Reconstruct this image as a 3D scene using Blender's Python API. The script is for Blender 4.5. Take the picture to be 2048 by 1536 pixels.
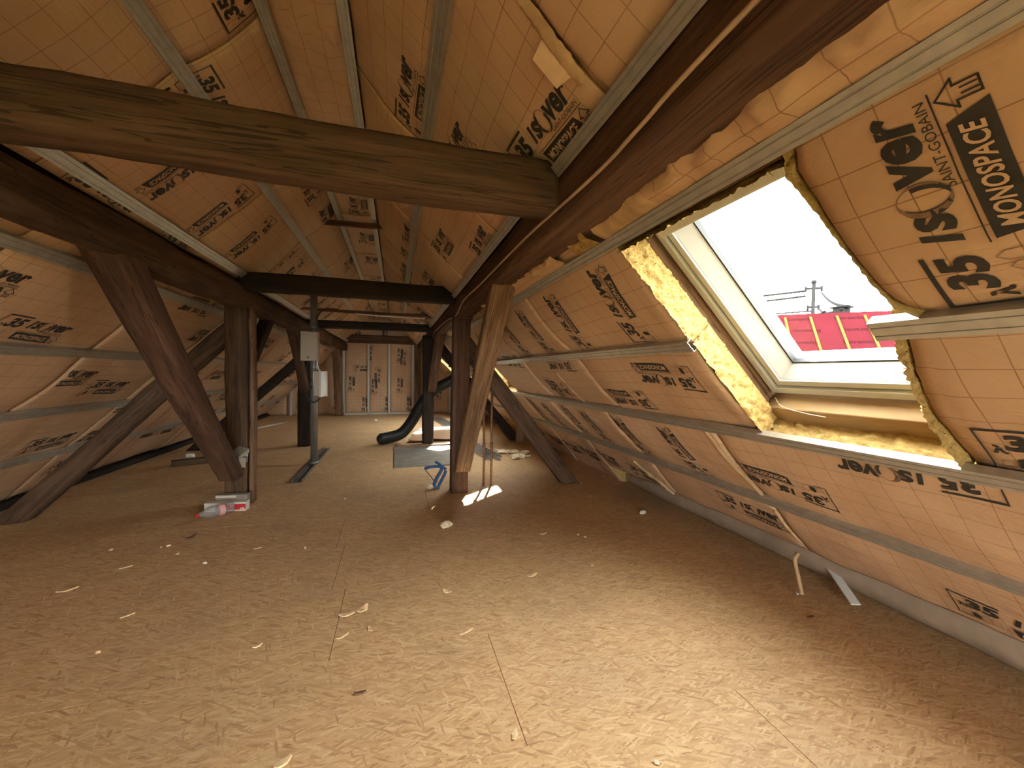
import bpy, bmesh, math, random
from mathutils import Vector, Matrix, noise

# ------------------------------------------------------------------ clean start
for o in list(bpy.data.objects):
    bpy.data.objects.remove(o, do_unlink=True)
scene = bpy.context.scene
COL = scene.collection
rnd = random.Random(7)

# ------------------------------------------------------------------ camera
F_PX, VPX, VPY, ROLL = 790.0, 792.0, 742.0, math.radians(0.8)
CAM_Z = 1.2
dx, dy = VPX - 1024.0, VPY - 768.0
ux = dx * math.cos(ROLL) + dy * math.sin(ROLL)
uy = -dx * math.sin(ROLL) + dy * math.cos(ROLL)
pitch = math.atan(-uy / F_PX)
yaw = math.atan(-ux / F_PX * math.cos(pitch))
fw = Vector((math.sin(yaw) * math.cos(pitch), math.cos(yaw) * math.cos(pitch), -math.sin(pitch)))
rt = Vector((math.cos(yaw), -math.sin(yaw), 0.0))
up = rt.cross(fw)
rt2 = rt * math.cos(ROLL) + up * math.sin(ROLL)
up2 = up * math.cos(ROLL) - rt * math.sin(ROLL)
cam_data = bpy.data.cameras.new('camera')
cam_data.sensor_fit = 'HORIZONTAL'
cam_data.sensor_width = 36.0
cam_data.lens = 36.0 * F_PX / 2048.0
cam_data.clip_start = 0.02
cam_data.clip_end = 500
cam = bpy.data.objects.new('camera', cam_data)
COL.objects.link(cam)
m = Matrix.Identity(4)
for i in range(3):
    m[i][0] = rt2[i]; m[i][1] = up2[i]; m[i][2] = -fw[i]
m[2][3] = CAM_Z
cam.matrix_world = m
scene.camera = cam

# ------------------------------------------------------------------ light and exposure
scene.view_settings.view_transform = 'Standard'
scene.view_settings.look = 'None'
scene.view_settings.gamma = 1.0
scene.view_settings.use_curve_mapping = False
scene.view_settings.exposure = 5.25
scene.cycles.diffuse_bounces = 7
scene.cycles.max_bounces = 11
scene.cycles.use_adaptive_sampling = True
scene.cycles.adaptive_threshold = 0.04
scene.cycles.adaptive_min_samples = 16
scene.cycles.transparent_max_bounces = 12
scene.cycles.caustics_reflective = False
scene.cycles.caustics_refractive = False
scene.cycles.sample_clamp_indirect = 4.0

SKY_STRENGTH = 1.0
SUN_STRENGTH = 1.3
SUN_AZ, SUN_EL = math.radians(21.5), math.radians(40.5)

world = bpy.data.worlds.new('sky')
scene.world = world
world.use_nodes = True
nt = world.node_tree
nt.nodes.clear()
w_out = nt.nodes.new('ShaderNodeOutputWorld')
w_bg = nt.nodes.new('ShaderNodeBackground')
w_tc = nt.nodes.new('ShaderNodeTexCoord')
w_map = nt.nodes.new('ShaderNodeMapping')
w_map.inputs['Scale'].default_value = (1.6, 1.6, 4.5)
w_noise = nt.nodes.new('ShaderNodeTexNoise')
w_noise.inputs['Scale'].default_value = 1.7
w_noise.inputs['Detail'].default_value = 5
w_ramp = nt.nodes.new('ShaderNodeValToRGB')
w_ramp.color_ramp.elements[0].position = 0.36
w_ramp.color_ramp.elements[0].color = (0.84, 0.87, 0.91, 1)
w_ramp.color_ramp.elements[1].position = 0.62
w_ramp.color_ramp.elements[1].color = (1.0, 0.955, 0.90, 1)
w_bg.inputs['Strength'].default_value = SKY_STRENGTH
nt.links.new(w_tc.outputs['Generated'], w_map.inputs['Vector'])
nt.links.new(w_map.outputs['Vector'], w_noise.inputs['Vector'])
nt.links.new(w_noise.outputs['Fac'], w_ramp.inputs['Fac'])
nt.links.new(w_ramp.outputs['Color'], w_bg.inputs['Color'])
nt.links.new(w_bg.outputs['Background'], w_out.inputs['Surface'])

sun_data = bpy.data.lights.new('sun', 'SUN')
sun_data.energy = SUN_STRENGTH
sun_data.angle = math.radians(1.2)
sun_data.color = (1.0, 0.93, 0.80)
sun = bpy.data.objects.new('sun', sun_data)
COL.objects.link(sun)
sun_dir = Vector((math.sin(SUN_AZ) * math.cos(SUN_EL), math.cos(SUN_AZ) * math.cos(SUN_EL), math.sin(SUN_EL)))
sun.rotation_euler = sun_dir.to_track_quat('Z', 'Y').to_euler()
sun.location = (8, 16, 12)

# ------------------------------------------------------------------ material helpers
def new_mat(name):
    mt = bpy.data.materials.new(name)
    mt.use_nodes = True
    t = mt.node_tree
    b = t.nodes['Principled BSDF']
    return mt, t, b

def nd(t, typ, **kw):
    n = t.nodes.new(typ)
    for k, v in kw.items():
        setattr(n, k, v)
    return n

def ramp(t, stops):
    r = t.nodes.new('ShaderNodeValToRGB')
    e = r.color_ramp.elements
    while len(e) < len(stops):
        e.new(0.5)
    for el, (p, c) in zip(e, stops):
        el.position = p
        el.color = (c[0], c[1], c[2], 1)
    return r

def mathn(t, op, a, b=None, clamp=False):
    n = t.nodes.new('ShaderNodeMath')
    n.operation = op
    n.use_clamp = clamp
    for i, v in enumerate((a, b)):
        if v is None:
            continue
        if hasattr(v, 'links'):
            t.links.new(v, n.inputs[i])
        else:
            n.inputs[i].default_value = v
    return n.outputs[0]

def mixc(t, fac, a, b, mode='MIX'):
    n = t.nodes.new('ShaderNodeMix')
    n.data_type = 'RGBA'
    n.blend_type = mode
    for s, v in ((n.inputs[0], fac), (n.inputs[6], a), (n.inputs[7], b)):
        if hasattr(v, 'links'):
            t.links.new(v, s)
        elif isinstance(v, (int, float)):
            s.default_value = v
        else:
            s.default_value = (v[0], v[1], v[2], 1)
    return n.outputs[2]

def bump(t, b, h, strength=0.3, dist=0.01):
    n = t.nodes.new('ShaderNodeBump')
    n.inputs['Strength'].default_value = strength
    n.inputs['Distance'].default_value = dist
    t.links.new(h, n.inputs['Height'])
    t.links.new(n.outputs['Normal'], b.inputs['Normal'])

def tex_noise(t, vec, scale, detail=4, rough=0.55):
    n = t.nodes.new('ShaderNodeTexNoise')
    n.inputs['Scale'].default_value = scale
    n.inputs['Detail'].default_value = detail
    n.inputs['Roughness'].default_value = rough
    if vec is not None:
        t.links.new(vec, n.inputs['Vector'])
    return n.outputs['Fac']

def mapping(t, vec, scale=(1, 1, 1), rot=(0, 0, 0), loc=(0, 0, 0)):
    n = t.nodes.new('ShaderNodeMapping')
    n.inputs['Scale'].default_value = scale
    n.inputs['Rotation'].default_value = rot
    n.inputs['Location'].default_value = loc
    t.links.new(vec, n.inputs['Vector'])
    return n.outputs['Vector']

def plain(name, col, rough=0.6, metal=0.0, var=0.12, scale=8.0, spec=0.4, bmp=0.0):
    """a simple procedural material: base colour with a little mottling"""
    mt, t, b = new_mat(name)
    tc = nd(t, 'ShaderNodeTexCoord')
    f = tex_noise(t, tc.outputs['Object'], scale, 5)
    lo = [c * (1 - var) for c in col]
    hi = [min(1, c * (1 + var)) for c in col]
    r = ramp(t, [(0.3, lo), (0.7, hi)])
    t.links.new(f, r.inputs['Fac'])
    t.links.new(r.outputs['Color'], b.inputs['Base Color'])
    b.inputs['Roughness'].default_value = rough
    b.inputs['Metallic'].default_value = metal
    b.inputs['Specular IOR Level'].default_value = spec
    if bmp:
        bump(t, b, f, bmp, 0.01)
    return mt

# kraft-orange facing film with its thin printed grid; uv in metres
def make_facing():
    mt, t, b = new_mat('insulation_facing')
    uv = nd(t, 'ShaderNodeUVMap')
    tc = nd(t, 'ShaderNodeTexCoord')
    sep = nd(t, 'ShaderNodeSeparateXYZ')
    t.links.new(uv.outputs['UV'], sep.inputs[0])
    lines = []
    for ax in (0, 1):
        f = mathn(t, 'FRACT', mathn(t, 'DIVIDE', sep.outputs[ax], 0.0915))
        d = mathn(t, 'ABSOLUTE', mathn(t, 'SUBTRACT', f, 0.5))
        lines.append(mathn(t, 'LESS_THAN', d, 0.013))
    ln = mathn(t, 'MAXIMUM', lines[0], lines[1])
    nz = tex_noise(t, tc.outputs['Object'], 5.0, 3)
    ln = mathn(t, 'MULTIPLY', ln, mathn(t, 'ADD', mathn(t, 'MULTIPLY', nz, 1.1), 0.08), True)
    big = tex_noise(t, tc.outputs['Object'], 1.6, 5)
    base = ramp(t, [(0.28, (0.485, 0.300, 0.170)), (0.55, (0.57, 0.372, 0.225)), (0.8, (0.615, 0.425, 0.275))])
    t.links.new(big, base.inputs['Fac'])
    fine = tex_noise(t, tc.outputs['Object'], 120.0, 2)
    c = mixc(t, mathn(t, 'MULTIPLY', fine, 0.18), base.outputs['Color'], (0.42, 0.26, 0.14))
    c = mixc(t, ln, c, (0.16, 0.065, 0.02))
    t.links.new(c, b.inputs['Base Color'])
    b.inputs['Roughness'].default_value = 0.55
    b.inputs['Specular IOR Level'].default_value = 0.35
    w1 = tex_noise(t, mapping(t, tc.outputs['Object'], (9, 3, 9)), 1.0, 5, 0.6)
    bump(t, b, mathn(t, 'ADD', w1, mathn(t, 'MULTIPLY', fine, 0.03)), 0.45, 0.03)
    return mt

def make_wool():
    mt, t, b = new_mat('glass_wool')
    tc = nd(t, 'ShaderNodeTexCoord')
    f = tex_noise(t, mapping(t, tc.outputs['Object'], (60, 30, 60)), 1.0, 6, 0.65)
    r = ramp(t, [(0.25, (0.26, 0.155, 0.045)), (0.5, (0.42, 0.275, 0.095)), (0.75, (0.58, 0.42, 0.185))])
    t.links.new(f, r.inputs['Fac'])
    t.links.new(r.outputs['Color'], b.inputs['Base Color'])
    b.inputs['Roughness'].default_value = 0.95
    b.inputs['Specular IOR Level'].default_value = 0.1
    bump(t, b, f, 0.8, 0.012)
    return mt

def make_wood(name, cols, ring=1.0, rough=0.8, bstr=0.5, crack=0.55):
    """aged timber, grain along local x"""
    mt, t, b = new_mat(name)
    tc = nd(t, 'ShaderNodeTexCoord')
    oi = nd(t, 'ShaderNodeObjectInfo')
    add = nd(t, 'ShaderNodeVectorMath', operation='ADD')
    sc = nd(t, 'ShaderNodeVectorMath', operation='SCALE')
    sc.inputs[0].default_value = (13.1, 7.3, 5.7)
    t.links.new(oi.outputs['Random'], sc.inputs['Scale'])
    t.links.new(tc.outputs['Object'], add.inputs[0])
    t.links.new(sc.outputs[0], add.inputs[1])
    v = add.outputs[0]
    g = tex_noise(t, mapping(t, v, (1.6, 26 * ring, 26 * ring)), 1.0, 7, 0.62)
    big = tex_noise(t, mapping(t, v, (1.3, 4, 4)), 1.0, 4)
    f = mathn(t, 'ADD', mathn(t, 'MULTIPLY', g, 0.6), mathn(t, 'MULTIPLY', big, 0.4))
    n = len(cols)
    r = ramp(t, [(0.30 + 0.42 * i / (n - 1), c) for i, c in enumerate(cols)])
    t.links.new(f, r.inputs['Fac'])
    ck = tex_noise(t, mapping(t, v, (0.9, 34, 34)), 1.0, 2)
    ckm = mathn(t, 'LESS_THAN', mathn(t, 'ABSOLUTE', mathn(t, 'SUBTRACT', ck, 0.5)), 0.012)
    c = mixc(t, mathn(t, 'MULTIPLY', ckm, crack), r.outputs['Color'], [x * 0.15 for x in cols[0]])
    t.links.new(c, b.inputs['Base Color'])
    b.inputs['Roughness'].default_value = rough
    b.inputs['Specular IOR Level'].default_value = 0.25
    bump(t, b, mathn(t, 'SUBTRACT', g, mathn(t, 'MULTIPLY', ckm, 0.25)), bstr, 0.012)
    return mt

def make_osb():
    mt, t, b = new_mat('osb')
    tc = nd(t, 'ShaderNodeTexCoord')
    oi = nd(t, 'ShaderNodeObjectInfo')
    geo = nd(t, 'ShaderNodeNewGeometry')
    add = nd(t, 'ShaderNodeVectorMath', operation='ADD')
    sc = nd(t, 'ShaderNodeVectorMath', operation='SCALE')
    sc.inputs[0].default_value = (31.0, 17.0, 0.0)
    t.links.new(oi.outputs['Random'], sc.inputs['Scale'])
    t.links.new(geo.outputs['Position'], add.inputs[0])
    t.links.new(sc.outputs[0], add.inputs[1])
    base = add.outputs[0]
    layers = []
    for i, (ang, sx, sy) in enumerate(((0.10, 19, 145), (-0.38, 22, 165), (0.50, 18, 130), (1.25, 25, 150))):
        wob = mapping(t, base, (sx, sy, 1), (0, 0, 0), (i * 3.7, i * 1.9, 0))
        rot = t.nodes.new('ShaderNodeVectorRotate')
        rot.rotation_type = 'Z_AXIS'
        rot.inputs['Angle'].default_value = ang
        t.links.new(base, rot.inputs['Vector'])
        wob = mapping(t, rot.outputs['Vector'], (sx, sy, 1), (0, 0, 0), (i * 3.7, i * 1.9, 0))
        vo = t.nodes.new('ShaderNodeTexVoronoi')
        vo.voronoi_dimensions = '2D'
        vo.inputs['Scale'].default_value = 1.0
        t.links.new(wob, vo.inputs['Vector'])
        s3 = nd(t, 'ShaderNodeSeparateColor')
        t.links.new(vo.outputs['Color'], s3.inputs[0])
        layers.append((s3.outputs[0], s3.outputs[1]))
    val = layers[0][0]
    for k, thr in ((1, 0.60), (2, 0.70), (3, 0.93)):
        msk = mathn(t, 'GREATER_THAN', layers[k][1], thr)
        mx = t.nodes.new('ShaderNodeMix')
        t.links.new(msk, mx.inputs[0])
        t.links.new(val, mx.inputs[2])
        t.links.new(layers[k][0], mx.inputs[3])
        val = mx.outputs[0]
    gr = tex_noise(t, mapping(t, base, (30, 200, 1)), 1.0, 3)
    val2 = mathn(t, 'ADD', mathn(t, 'MULTIPLY', val, 0.80), mathn(t, 'MULTIPLY', gr, 0.20))
    r = ramp(t, [(0.04, (0.34, 0.195, 0.090)), (0.20, (0.49, 0.305, 0.150)), (0.5, (0.575, 0.370, 0.190)),
                 (0.78, (0.63, 0.425, 0.225)), (0.95, (0.71, 0.52, 0.30))])
    t.links.new(val2, r.inputs['Fac'])
    dirt = tex_noise(t, mapping(t, geo.outputs['Position'], (1, 1, 1)), 1.7, 6, 0.6)
    dm = ramp(t, [(0.48, (0, 0, 0)), (0.72, (1, 1, 1))])
    t.links.new(dirt, dm.inputs['Fac'])
    c = mixc(t, mathn(t, 'MULTIPLY', dm.outputs['Color'], 0.28), r.outputs['Color'], (0.26, 0.19, 0.13))
    speck = tex_noise(t, mapping(t, base, (1, 1, 1)), 190.0, 1)
    sm = mathn(t, 'GREATER_THAN', speck, 0.74)
    c = mixc(t, mathn(t, 'MULTIPLY', sm, 0.6), c, (0.12, 0.06, 0.025))
    t.links.new(c, b.inputs['Base Color'])
    b.inputs['Roughness'].default_value = 0.62
    b.inputs['Specular IOR Level'].default_value = 0.3
    bump(t, b, val2, 0.22, 0.004)
    return mt

def make_glass():
    mt = bpy.data.materials.new('window_glass')
    mt.use_nodes = True
    t = mt.node_tree
    t.nodes.clear()
    out = nd(t, 'ShaderNodeOutputMaterial')
    tr = nd(t, 'ShaderNodeBsdfTransparent')
    tr.inputs['Color'].default_value = (0.93, 0.96, 0.95, 1)
    gl = nd(t, 'ShaderNodeBsdfGlossy')
    gl.inputs['Roughness'].default_value = 0.02
    lw = nd(t, 'ShaderNodeLayerWeight')
    lw.inputs['Blend'].default_value = 0.5
    fac = mathn(t, 'ADD', mathn(t, 'MULTIPLY', mathn(t, 'POWER', lw.outputs['Facing'], 5.0), 0.5), 0.02)
    mx = nd(t, 'ShaderNodeMixShader')
    t.links.new(fac, mx.inputs[0])
    t.links.new(tr.outputs[0], mx.inputs[1])
    t.links.new(gl.outputs[0], mx.inputs[2])
    t.links.new(mx.outputs[0], out.inputs[0])
    return mt

def make_pet():
    mt = bpy.data.materials.new('clear_plastic')
    mt.use_nodes = True
    t = mt.node_tree
    t.nodes.clear()
    out = nd(t, 'ShaderNodeOutputMaterial')
    tr = nd(t, 'ShaderNodeBsdfTransparent')
    tr.inputs['Color'].default_value = (0.86, 0.89, 0.90, 1)
    gl = nd(t, 'ShaderNodeBsdfGlossy')
    gl.inputs['Roughness'].default_value = 0.08
    df = nd(t, 'ShaderNodeBsdfDiffuse')
    df.inputs['Color'].default_value = (0.75, 0.76, 0.76, 1)
    lw = nd(t, 'ShaderNodeLayerWeight')
    lw.inputs['Blend'].default_value = 0.35
    mx = nd(t, 'ShaderNodeMixShader')
    mx2 = nd(t, 'ShaderNodeMixShader')
    mx2.inputs[0].default_value = 0.16
    t.links.new(tr.outputs[0], mx2.inputs[1])
    t.links.new(df.outputs[0], mx2.inputs[2])
    t.links.new(mathn(t, 'MULTIPLY', mathn(t, 'POWER', lw.outputs['Facing'], 2.0), 0.6), mx.inputs[0])
    t.links.new(mx2.outputs[0], mx.inputs[1])
    t.links.new(gl.outputs[0], mx.inputs[2])
    t.links.new(mx.outputs[0], out.inputs[0])
    return mt

M = {}
M['facing'] = make_facing()
M['wool'] = make_wool()
M['osb'] = make_osb()
M['wood_dark'] = make_wood('timber_dark', [(0.026, 0.015, 0.009), (0.066, 0.037, 0.021), (0.12, 0.069, 0.040), (0.18, 0.110, 0.066)])
M['wood_black'] = make_wood('timber_sooty', [(0.008, 0.006, 0.005), (0.018, 0.012, 0.009), (0.036, 0.021, 0.013), (0.06, 0.034, 0.02)])
M['wood_brown'] = make_wood('timber_brown', [(0.055, 0.030, 0.017), (0.125, 0.070, 0.038), (0.21, 0.125, 0.070), (0.30, 0.195, 0.115)])
M['wood_beam'] = make_wood('timber_hewn', [(0.030, 0.016, 0.009), (0.070, 0.039, 0.022), (0.125, 0.073, 0.042), (0.20, 0.128, 0.076)])
M['wood_red'] = make_wood('timber_reddish', [(0.034, 0.017, 0.011), (0.080, 0.040, 0.024), (0.13, 0.068, 0.042), (0.185, 0.105, 0.066)])
M['wood_tan'] = make_wood('timber_tan', [(0.085, 0.048, 0.025), (0.19, 0.108, 0.056), (0.29, 0.175, 0.095), (0.37, 0.245, 0.145)])
M['wood_new'] = make_wood('pine_new', [(0.24, 0.14, 0.055), (0.33, 0.205, 0.09), (0.38, 0.25, 0.125), (0.44, 0.31, 0.17)], 0.8, 0.6, 0.2, 0.1)
M['print'] = plain('black_print', (0.030, 0.026, 0.022), 0.6, 0, 0.3, 30)
M['print_pale'] = plain('kraft_print', (0.58, 0.39, 0.24), 0.55, 0, 0.1, 30)
M['print_grey'] = plain('grey_print', (0.22, 0.13, 0.075), 0.6, 0, 0.25, 60)
M['zinc'] = plain('galvanised_steel', (0.50, 0.49, 0.44), 0.42, 0.75, 0.12, 25, 0.5)
M['zinc_dark'] = plain('dull_steel', (0.20, 0.19, 0.175), 0.45, 0.6, 0.2, 20)
M['white_frame'] = plain('white_lacquer', (0.49, 0.50, 0.47), 0.4, 0, 0.04, 6)
M['gasket'] = plain('black_rubber', (0.03, 0.03, 0.03), 0.6)
M['glass'] = make_glass()
M['pet'] = make_pet()
M['sheath'] = plain('roof_boarding', (0.30, 0.20, 0.12), 0.85, 0, 0.25, 5)
M['grey_sheet'] = plain('grey_metal_sheet', (0.27, 0.245, 0.205), 0.5, 0.2, 0.22, 6)
M['black_duct'] = plain('black_flexible_duct', (0.012, 0.012, 0.012), 0.5, 0, 0.3, 20)
M['box_beige'] = plain('beige_enamel', (0.36, 0.285, 0.20), 0.45, 0, 0.05, 8)
M['box_white'] = plain('white_enamel', (0.62, 0.59, 0.52), 0.4, 0, 0.04, 8)
M['conduit'] = plain('grey_steel_pipe', (0.21, 0.20, 0.185), 0.35, 0.5, 0.15, 14)
M['cable_black'] = plain('black_cable', (0.015, 0.015, 0.015), 0.5)
M['cable_beige'] = plain('beige_cable', (0.46, 0.33, 0.22), 0.6)
M['copper'] = plain('rusty_pipe', (0.22, 0.115, 0.06), 0.6, 0.3, 0.35, 30)
M['blue'] = plain('blue_plastic', (0.045, 0.12, 0.28), 0.45, 0, 0.15, 20)
M['card'] = plain('cardboard', (0.36, 0.22, 0.115), 0.85, 0, 0.12, 7)
M['paper'] = plain('pale_paper', (0.66, 0.62, 0.55), 0.8, 0, 0.08, 7)
M['red'] = plain('red_card', (0.50, 0.025, 0.03), 0.5, 0, 0.06, 7)
M['cap_red'] = plain('red_plastic', (0.40, 0.03, 0.02), 0.4, 0, 0.06, 7)
M['foam'] = plain('pale_foam', (0.74, 0.62, 0.44), 0.9, 0, 0.15, 40, 0.2, 0.4)
M['chip'] = plain('wood_chip', (0.72, 0.52, 0.30), 0.85, 0, 0.18, 40)
M['bark'] = plain('dark_chip', (0.16, 0.08, 0.04), 0.85, 0, 0.25, 40)
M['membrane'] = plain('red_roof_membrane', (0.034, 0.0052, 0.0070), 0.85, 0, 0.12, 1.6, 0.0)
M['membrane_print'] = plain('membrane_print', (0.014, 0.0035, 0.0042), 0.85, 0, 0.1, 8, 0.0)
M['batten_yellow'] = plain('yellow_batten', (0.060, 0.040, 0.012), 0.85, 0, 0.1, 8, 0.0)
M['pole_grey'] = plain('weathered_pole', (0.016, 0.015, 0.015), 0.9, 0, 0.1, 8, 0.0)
M['outside_wall'] = plain('rendered_wall', (0.30, 0.27, 0.23), 0.9)
M['grass'] = plain('grass_ground', (0.07, 0.09, 0.035), 0.95, 0, 0.3, 0.6)
M['roll'] = plain('insulation_roll_film', (0.36, 0.27, 0.19), 0.7, 0, 0.15, 9, 0.3, 0.3)
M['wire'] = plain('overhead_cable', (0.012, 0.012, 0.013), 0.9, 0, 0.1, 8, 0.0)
M['torn'] = plain('torn_facing', (0.47, 0.315, 0.165), 0.8, 0, 0.25, 14, 0.2, 0.5)
M['label_pink'] = plain('bottle_label', (0.62, 0.34, 0.33), 0.5)

# ------------------------------------------------------------------ mesh helpers
def link_mesh(name, verts, faces, mats, parent=None, uvs=None, smooth=False, fmat=None):
    me = bpy.data.meshes.new(name)
    me.from_pydata([tuple(v) for v in verts], [], faces)
    for mm in (mats if isinstance(mats, (list, tuple)) else [mats]):
        me.materials.append(M[mm])
    if uvs is not None:
        ul = me.uv_layers.new(name='UVMap')
        for lp in me.loops:
            ul.data[lp.index].uv = uvs[lp.vertex_index]
    if fmat is not None:
        me.polygons.foreach_set('material_index', fmat)
    if smooth:
        me.polygons.foreach_set('use_smooth', [True] * len(me.polygons))
    me.update()
    o = bpy.data.objects.new(name, me)
    COL.objects.link(o)
    if parent is not None:
        o.parent = parent
    return o

def tag(o, label=None, cat=None, group=None, kind=None):
    if label: o['label'] = label
    if cat: o['category'] = cat
    if group: o['group'] = group
    if kind: o['kind'] = kind
    return o

def empty(name, loc=(0, 0, 0)):
    o = bpy.data.objects.new(name, None)
    o.location = loc
    o.empty_display_size = 0.1
    COL.objects.link(o)
    return o

class MB:
    """collects boxes, tubes, prisms into one mesh"""
    def __init__(self):
        self.v = []; self.f = []; self.fm = []
    def add(self, verts, faces, mi=0):
        n = len(self.v)
        self.v += [Vector(p) for p in verts]
        self.f += [tuple(i + n for i in fc) for fc in faces]
        self.fm += [mi] * len(faces)
        return self
    def box(self, lo, hi, mi=0, fn=None):
        x0, y0, z0 = lo; x1, y1, z1 = hi
        vs = [(x0, y0, z0), (x1, y0, z0), (x1, y1, z0), (x0, y1, z0), (x0, y0, z1), (x1, y0, z1), (x1, y1, z1), (x0, y1, z1)]
        if fn: vs = [fn(*p) for p in vs]
        return self.add(vs, [(0, 3, 2, 1), (4, 5, 6, 7), (0, 1, 5, 4), (1, 2, 6, 5), (2, 3, 7, 6), (3, 0, 4, 7)], mi)
    def tube(self, pts, r, seg=8, mi=0, caps=True):
        pts = [Vector(p) for p in pts]
        rs = r if isinstance(r, (list, tuple)) else [r] * len(pts)
        rings = []; vs = []; fs = []
        prev = None
        for i, p in enumerate(pts):
            d = (pts[min(i + 1, len(pts) - 1)] - pts[max(i - 1, 0)])
            d = d.normalized() if d.length > 1e-9 else Vector((0, 0, 1))
            if prev is None:
                a = d.orthogonal().normalized()
            else:
                a = (prev - d * prev.dot(d)).normalized()
            prev = a
            bb = d.cross(a)
            for k in range(seg):
                t = 2 * math.pi * k / seg
                vs.append(p + (a * math.cos(t) + bb * math.sin(t)) * rs[i])
        for i in range(len(pts) - 1):
            for k in range(seg):
                k2 = (k + 1) % seg
                fs.append((i * seg + k, i * seg + k2, (i + 1) * seg + k2, (i + 1) * seg + k))
        if caps:
            fs.append(tuple(range(seg - 1, -1, -1)))
            fs.append(tuple((len(pts) - 1) * seg + k for k in range(seg)))
        return self.add(vs, fs, mi)
    def build(self, name, mats, parent=None, smooth=False):
        return link_mesh(name, self.v, self.f, mats, parent, None, smooth, self.fm if isinstance(mats, (list, tuple)) else None)

def bevel_mod(o, w=0.004, seg=2):
    b = o.modifiers.new('bevel', 'BEVEL')
    b.width = w; b.segments = seg; b.limit_method = 'ANGLE'
    return o

def spline(pts, n=8):
    """Catmull-Rom through points"""
    P = [Vector(p) for p in pts]
    P = [P[0] * 2 - P[1]] + P + [P[-1] * 2 - P[-2]]
    out = []
    for i in range(1, len(P) - 2):
        for k in range(n):
            t = k / n
            a, b, c, d = P[i - 1], P[i], P[i + 1], P[i + 2]
            out.append(0.5 * ((2 * b) + (c - a) * t + (2 * a - 5 * b + 4 * c - d) * t * t + (3 * b - a - 3 * c + d) * t ** 3))
    out.append(P[-2])
    return out

# ------------------------------------------------------------------ the place: four surfaces
K2 = math.sqrt(0.5)
R_SUM, L_SUM, FLAT_Z = 2.49, 3.25, 2.70     # right slope X+Z, left slope Z-X, flat ridge strip
Y_BACK, Y_END = -2.6, 11.5
def SR(p, q, off=0.0):      # right slope: p = Y, q = slope distance
    a = q * K2
    return Vector((a + off * K2, p, R_SUM - a + off * K2))
def SL(p, q, off=0.0):      # left slope: p = slope distance, q = Y
    b = -p * K2
    return Vector((b - off * K2, q, b + L_SUM + off * K2))
def SF(p, q, off=0.0):      # flat strip: p = Y, q = X
    return Vector((q, p, FLAT_Z + off))
def SE(p, q, off=0.0):      # end wall: p = X, q = Z
    return Vector((p, Y_END + off, q))
def SB(p, q, off=0.0):      # back wall behind the photographer: p = -X, q = Z
    return Vector((-p, Y_BACK - off, q))
SQ2 = math.sqrt(2)
W1 = (0.60, 1.36); W2 = (4.92, 5.60); W3 = (8.95, 9.71); W0 = (-1.75, -0.99); W4 = (7.30, 8.40)
WINS = [W1, W2, W3, W0, W4]
A_TOP, A_BOT = 0.80, 1.50            # window opening along X of the right face

# battens (positions along X on each slope face)
BR = [0.785, 1.157, 1.54, 1.95]
BRU = [0.550, 0.148]
BL = [-1.53, -1.95, -2.36, -2.77]
BLU = [-1.245, -0.845]
BQ_R = [a * SQ2 for a in BRU + BR] + [-0.2 * SQ2]
BQ_L = [-b * SQ2 for b in BL + BLU] + [0.54 * SQ2]

def pillow(dist_list, x, spread=0.16, amp=0.03):
    d = min(abs(x - k) for k in dist_list)
    return amp * min(1.0, d / spread) ** 0.8

def relief_R(p, q):
    h = pillow(BQ_R, q, 0.20, 0.026 if q < 0.75 else 0.017)
    h += 0.022 * noise.noise(Vector((p * 1.3, q * 1.7, 3.1))) + 0.008 * noise.noise(Vector((p * 5, q * 4, 9.1)))
    if q > 3.1:   # lower end swells out over the floor
        h += 0.025 * min(1, (q - 3.1) / 0.35) ** 2
    if 1.0 < q < 1.10:
        h += 0.02 * noise.noise(Vector((p * 7, q * 14, 1.0))) * min(1, (1.10 - q) / 0.05)
    d = min(abs(q - k) for k in BQ_R)
    return -h * min(1.0, d / 0.03 + 0.02) if d < 0.03 else -h
def relief_L(p, q):
    h = pillow(BQ_L, p, 0.20, 0.022 if p < 1.8 else 0.012)
    h += 0.022 * noise.noise(Vector((p * 1.7, q * 1.3, 7.7))) + 0.007 * noise.noise(Vector((p * 5, q * 4, 2.1)))
    d = min(abs(p - k) for k in BQ_L)
    return -h * min(1.0, d / 0.03 + 0.02) if d < 0.03 else -h
def relief_F(p, q):
    g = math.exp(-((p - 1.75) / 0.75) ** 2)
    fold = abs(noise.noise(Vector((p * 1.6, q * 13 + p * 2, 8.0)))) + 0.6 * abs(noise.noise(Vector((p * 5, q * 17, 3.0))))
    g *= max(0.0, math.sin(math.pi * (q + 0.56) / 0.36))
    return -(0.012 + 0.018 * noise.noise(Vector((p * 2.3, q * 5, 4.4))) + 0.010 * noise.noise(Vector((p * 6, q * 9, 1.2))) + g * (0.07 * fold))
def relief_E(p, q):
    return -(0.012 * noise.noise(Vector((p * 3, q * 3, 5.5))))
SURF = {'R': (SR, relief_R), 'L': (SL, relief_L), 'F': (SF, relief_F), 'E': (SE, relief_E), 'B': (SB, relief_E)}

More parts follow.
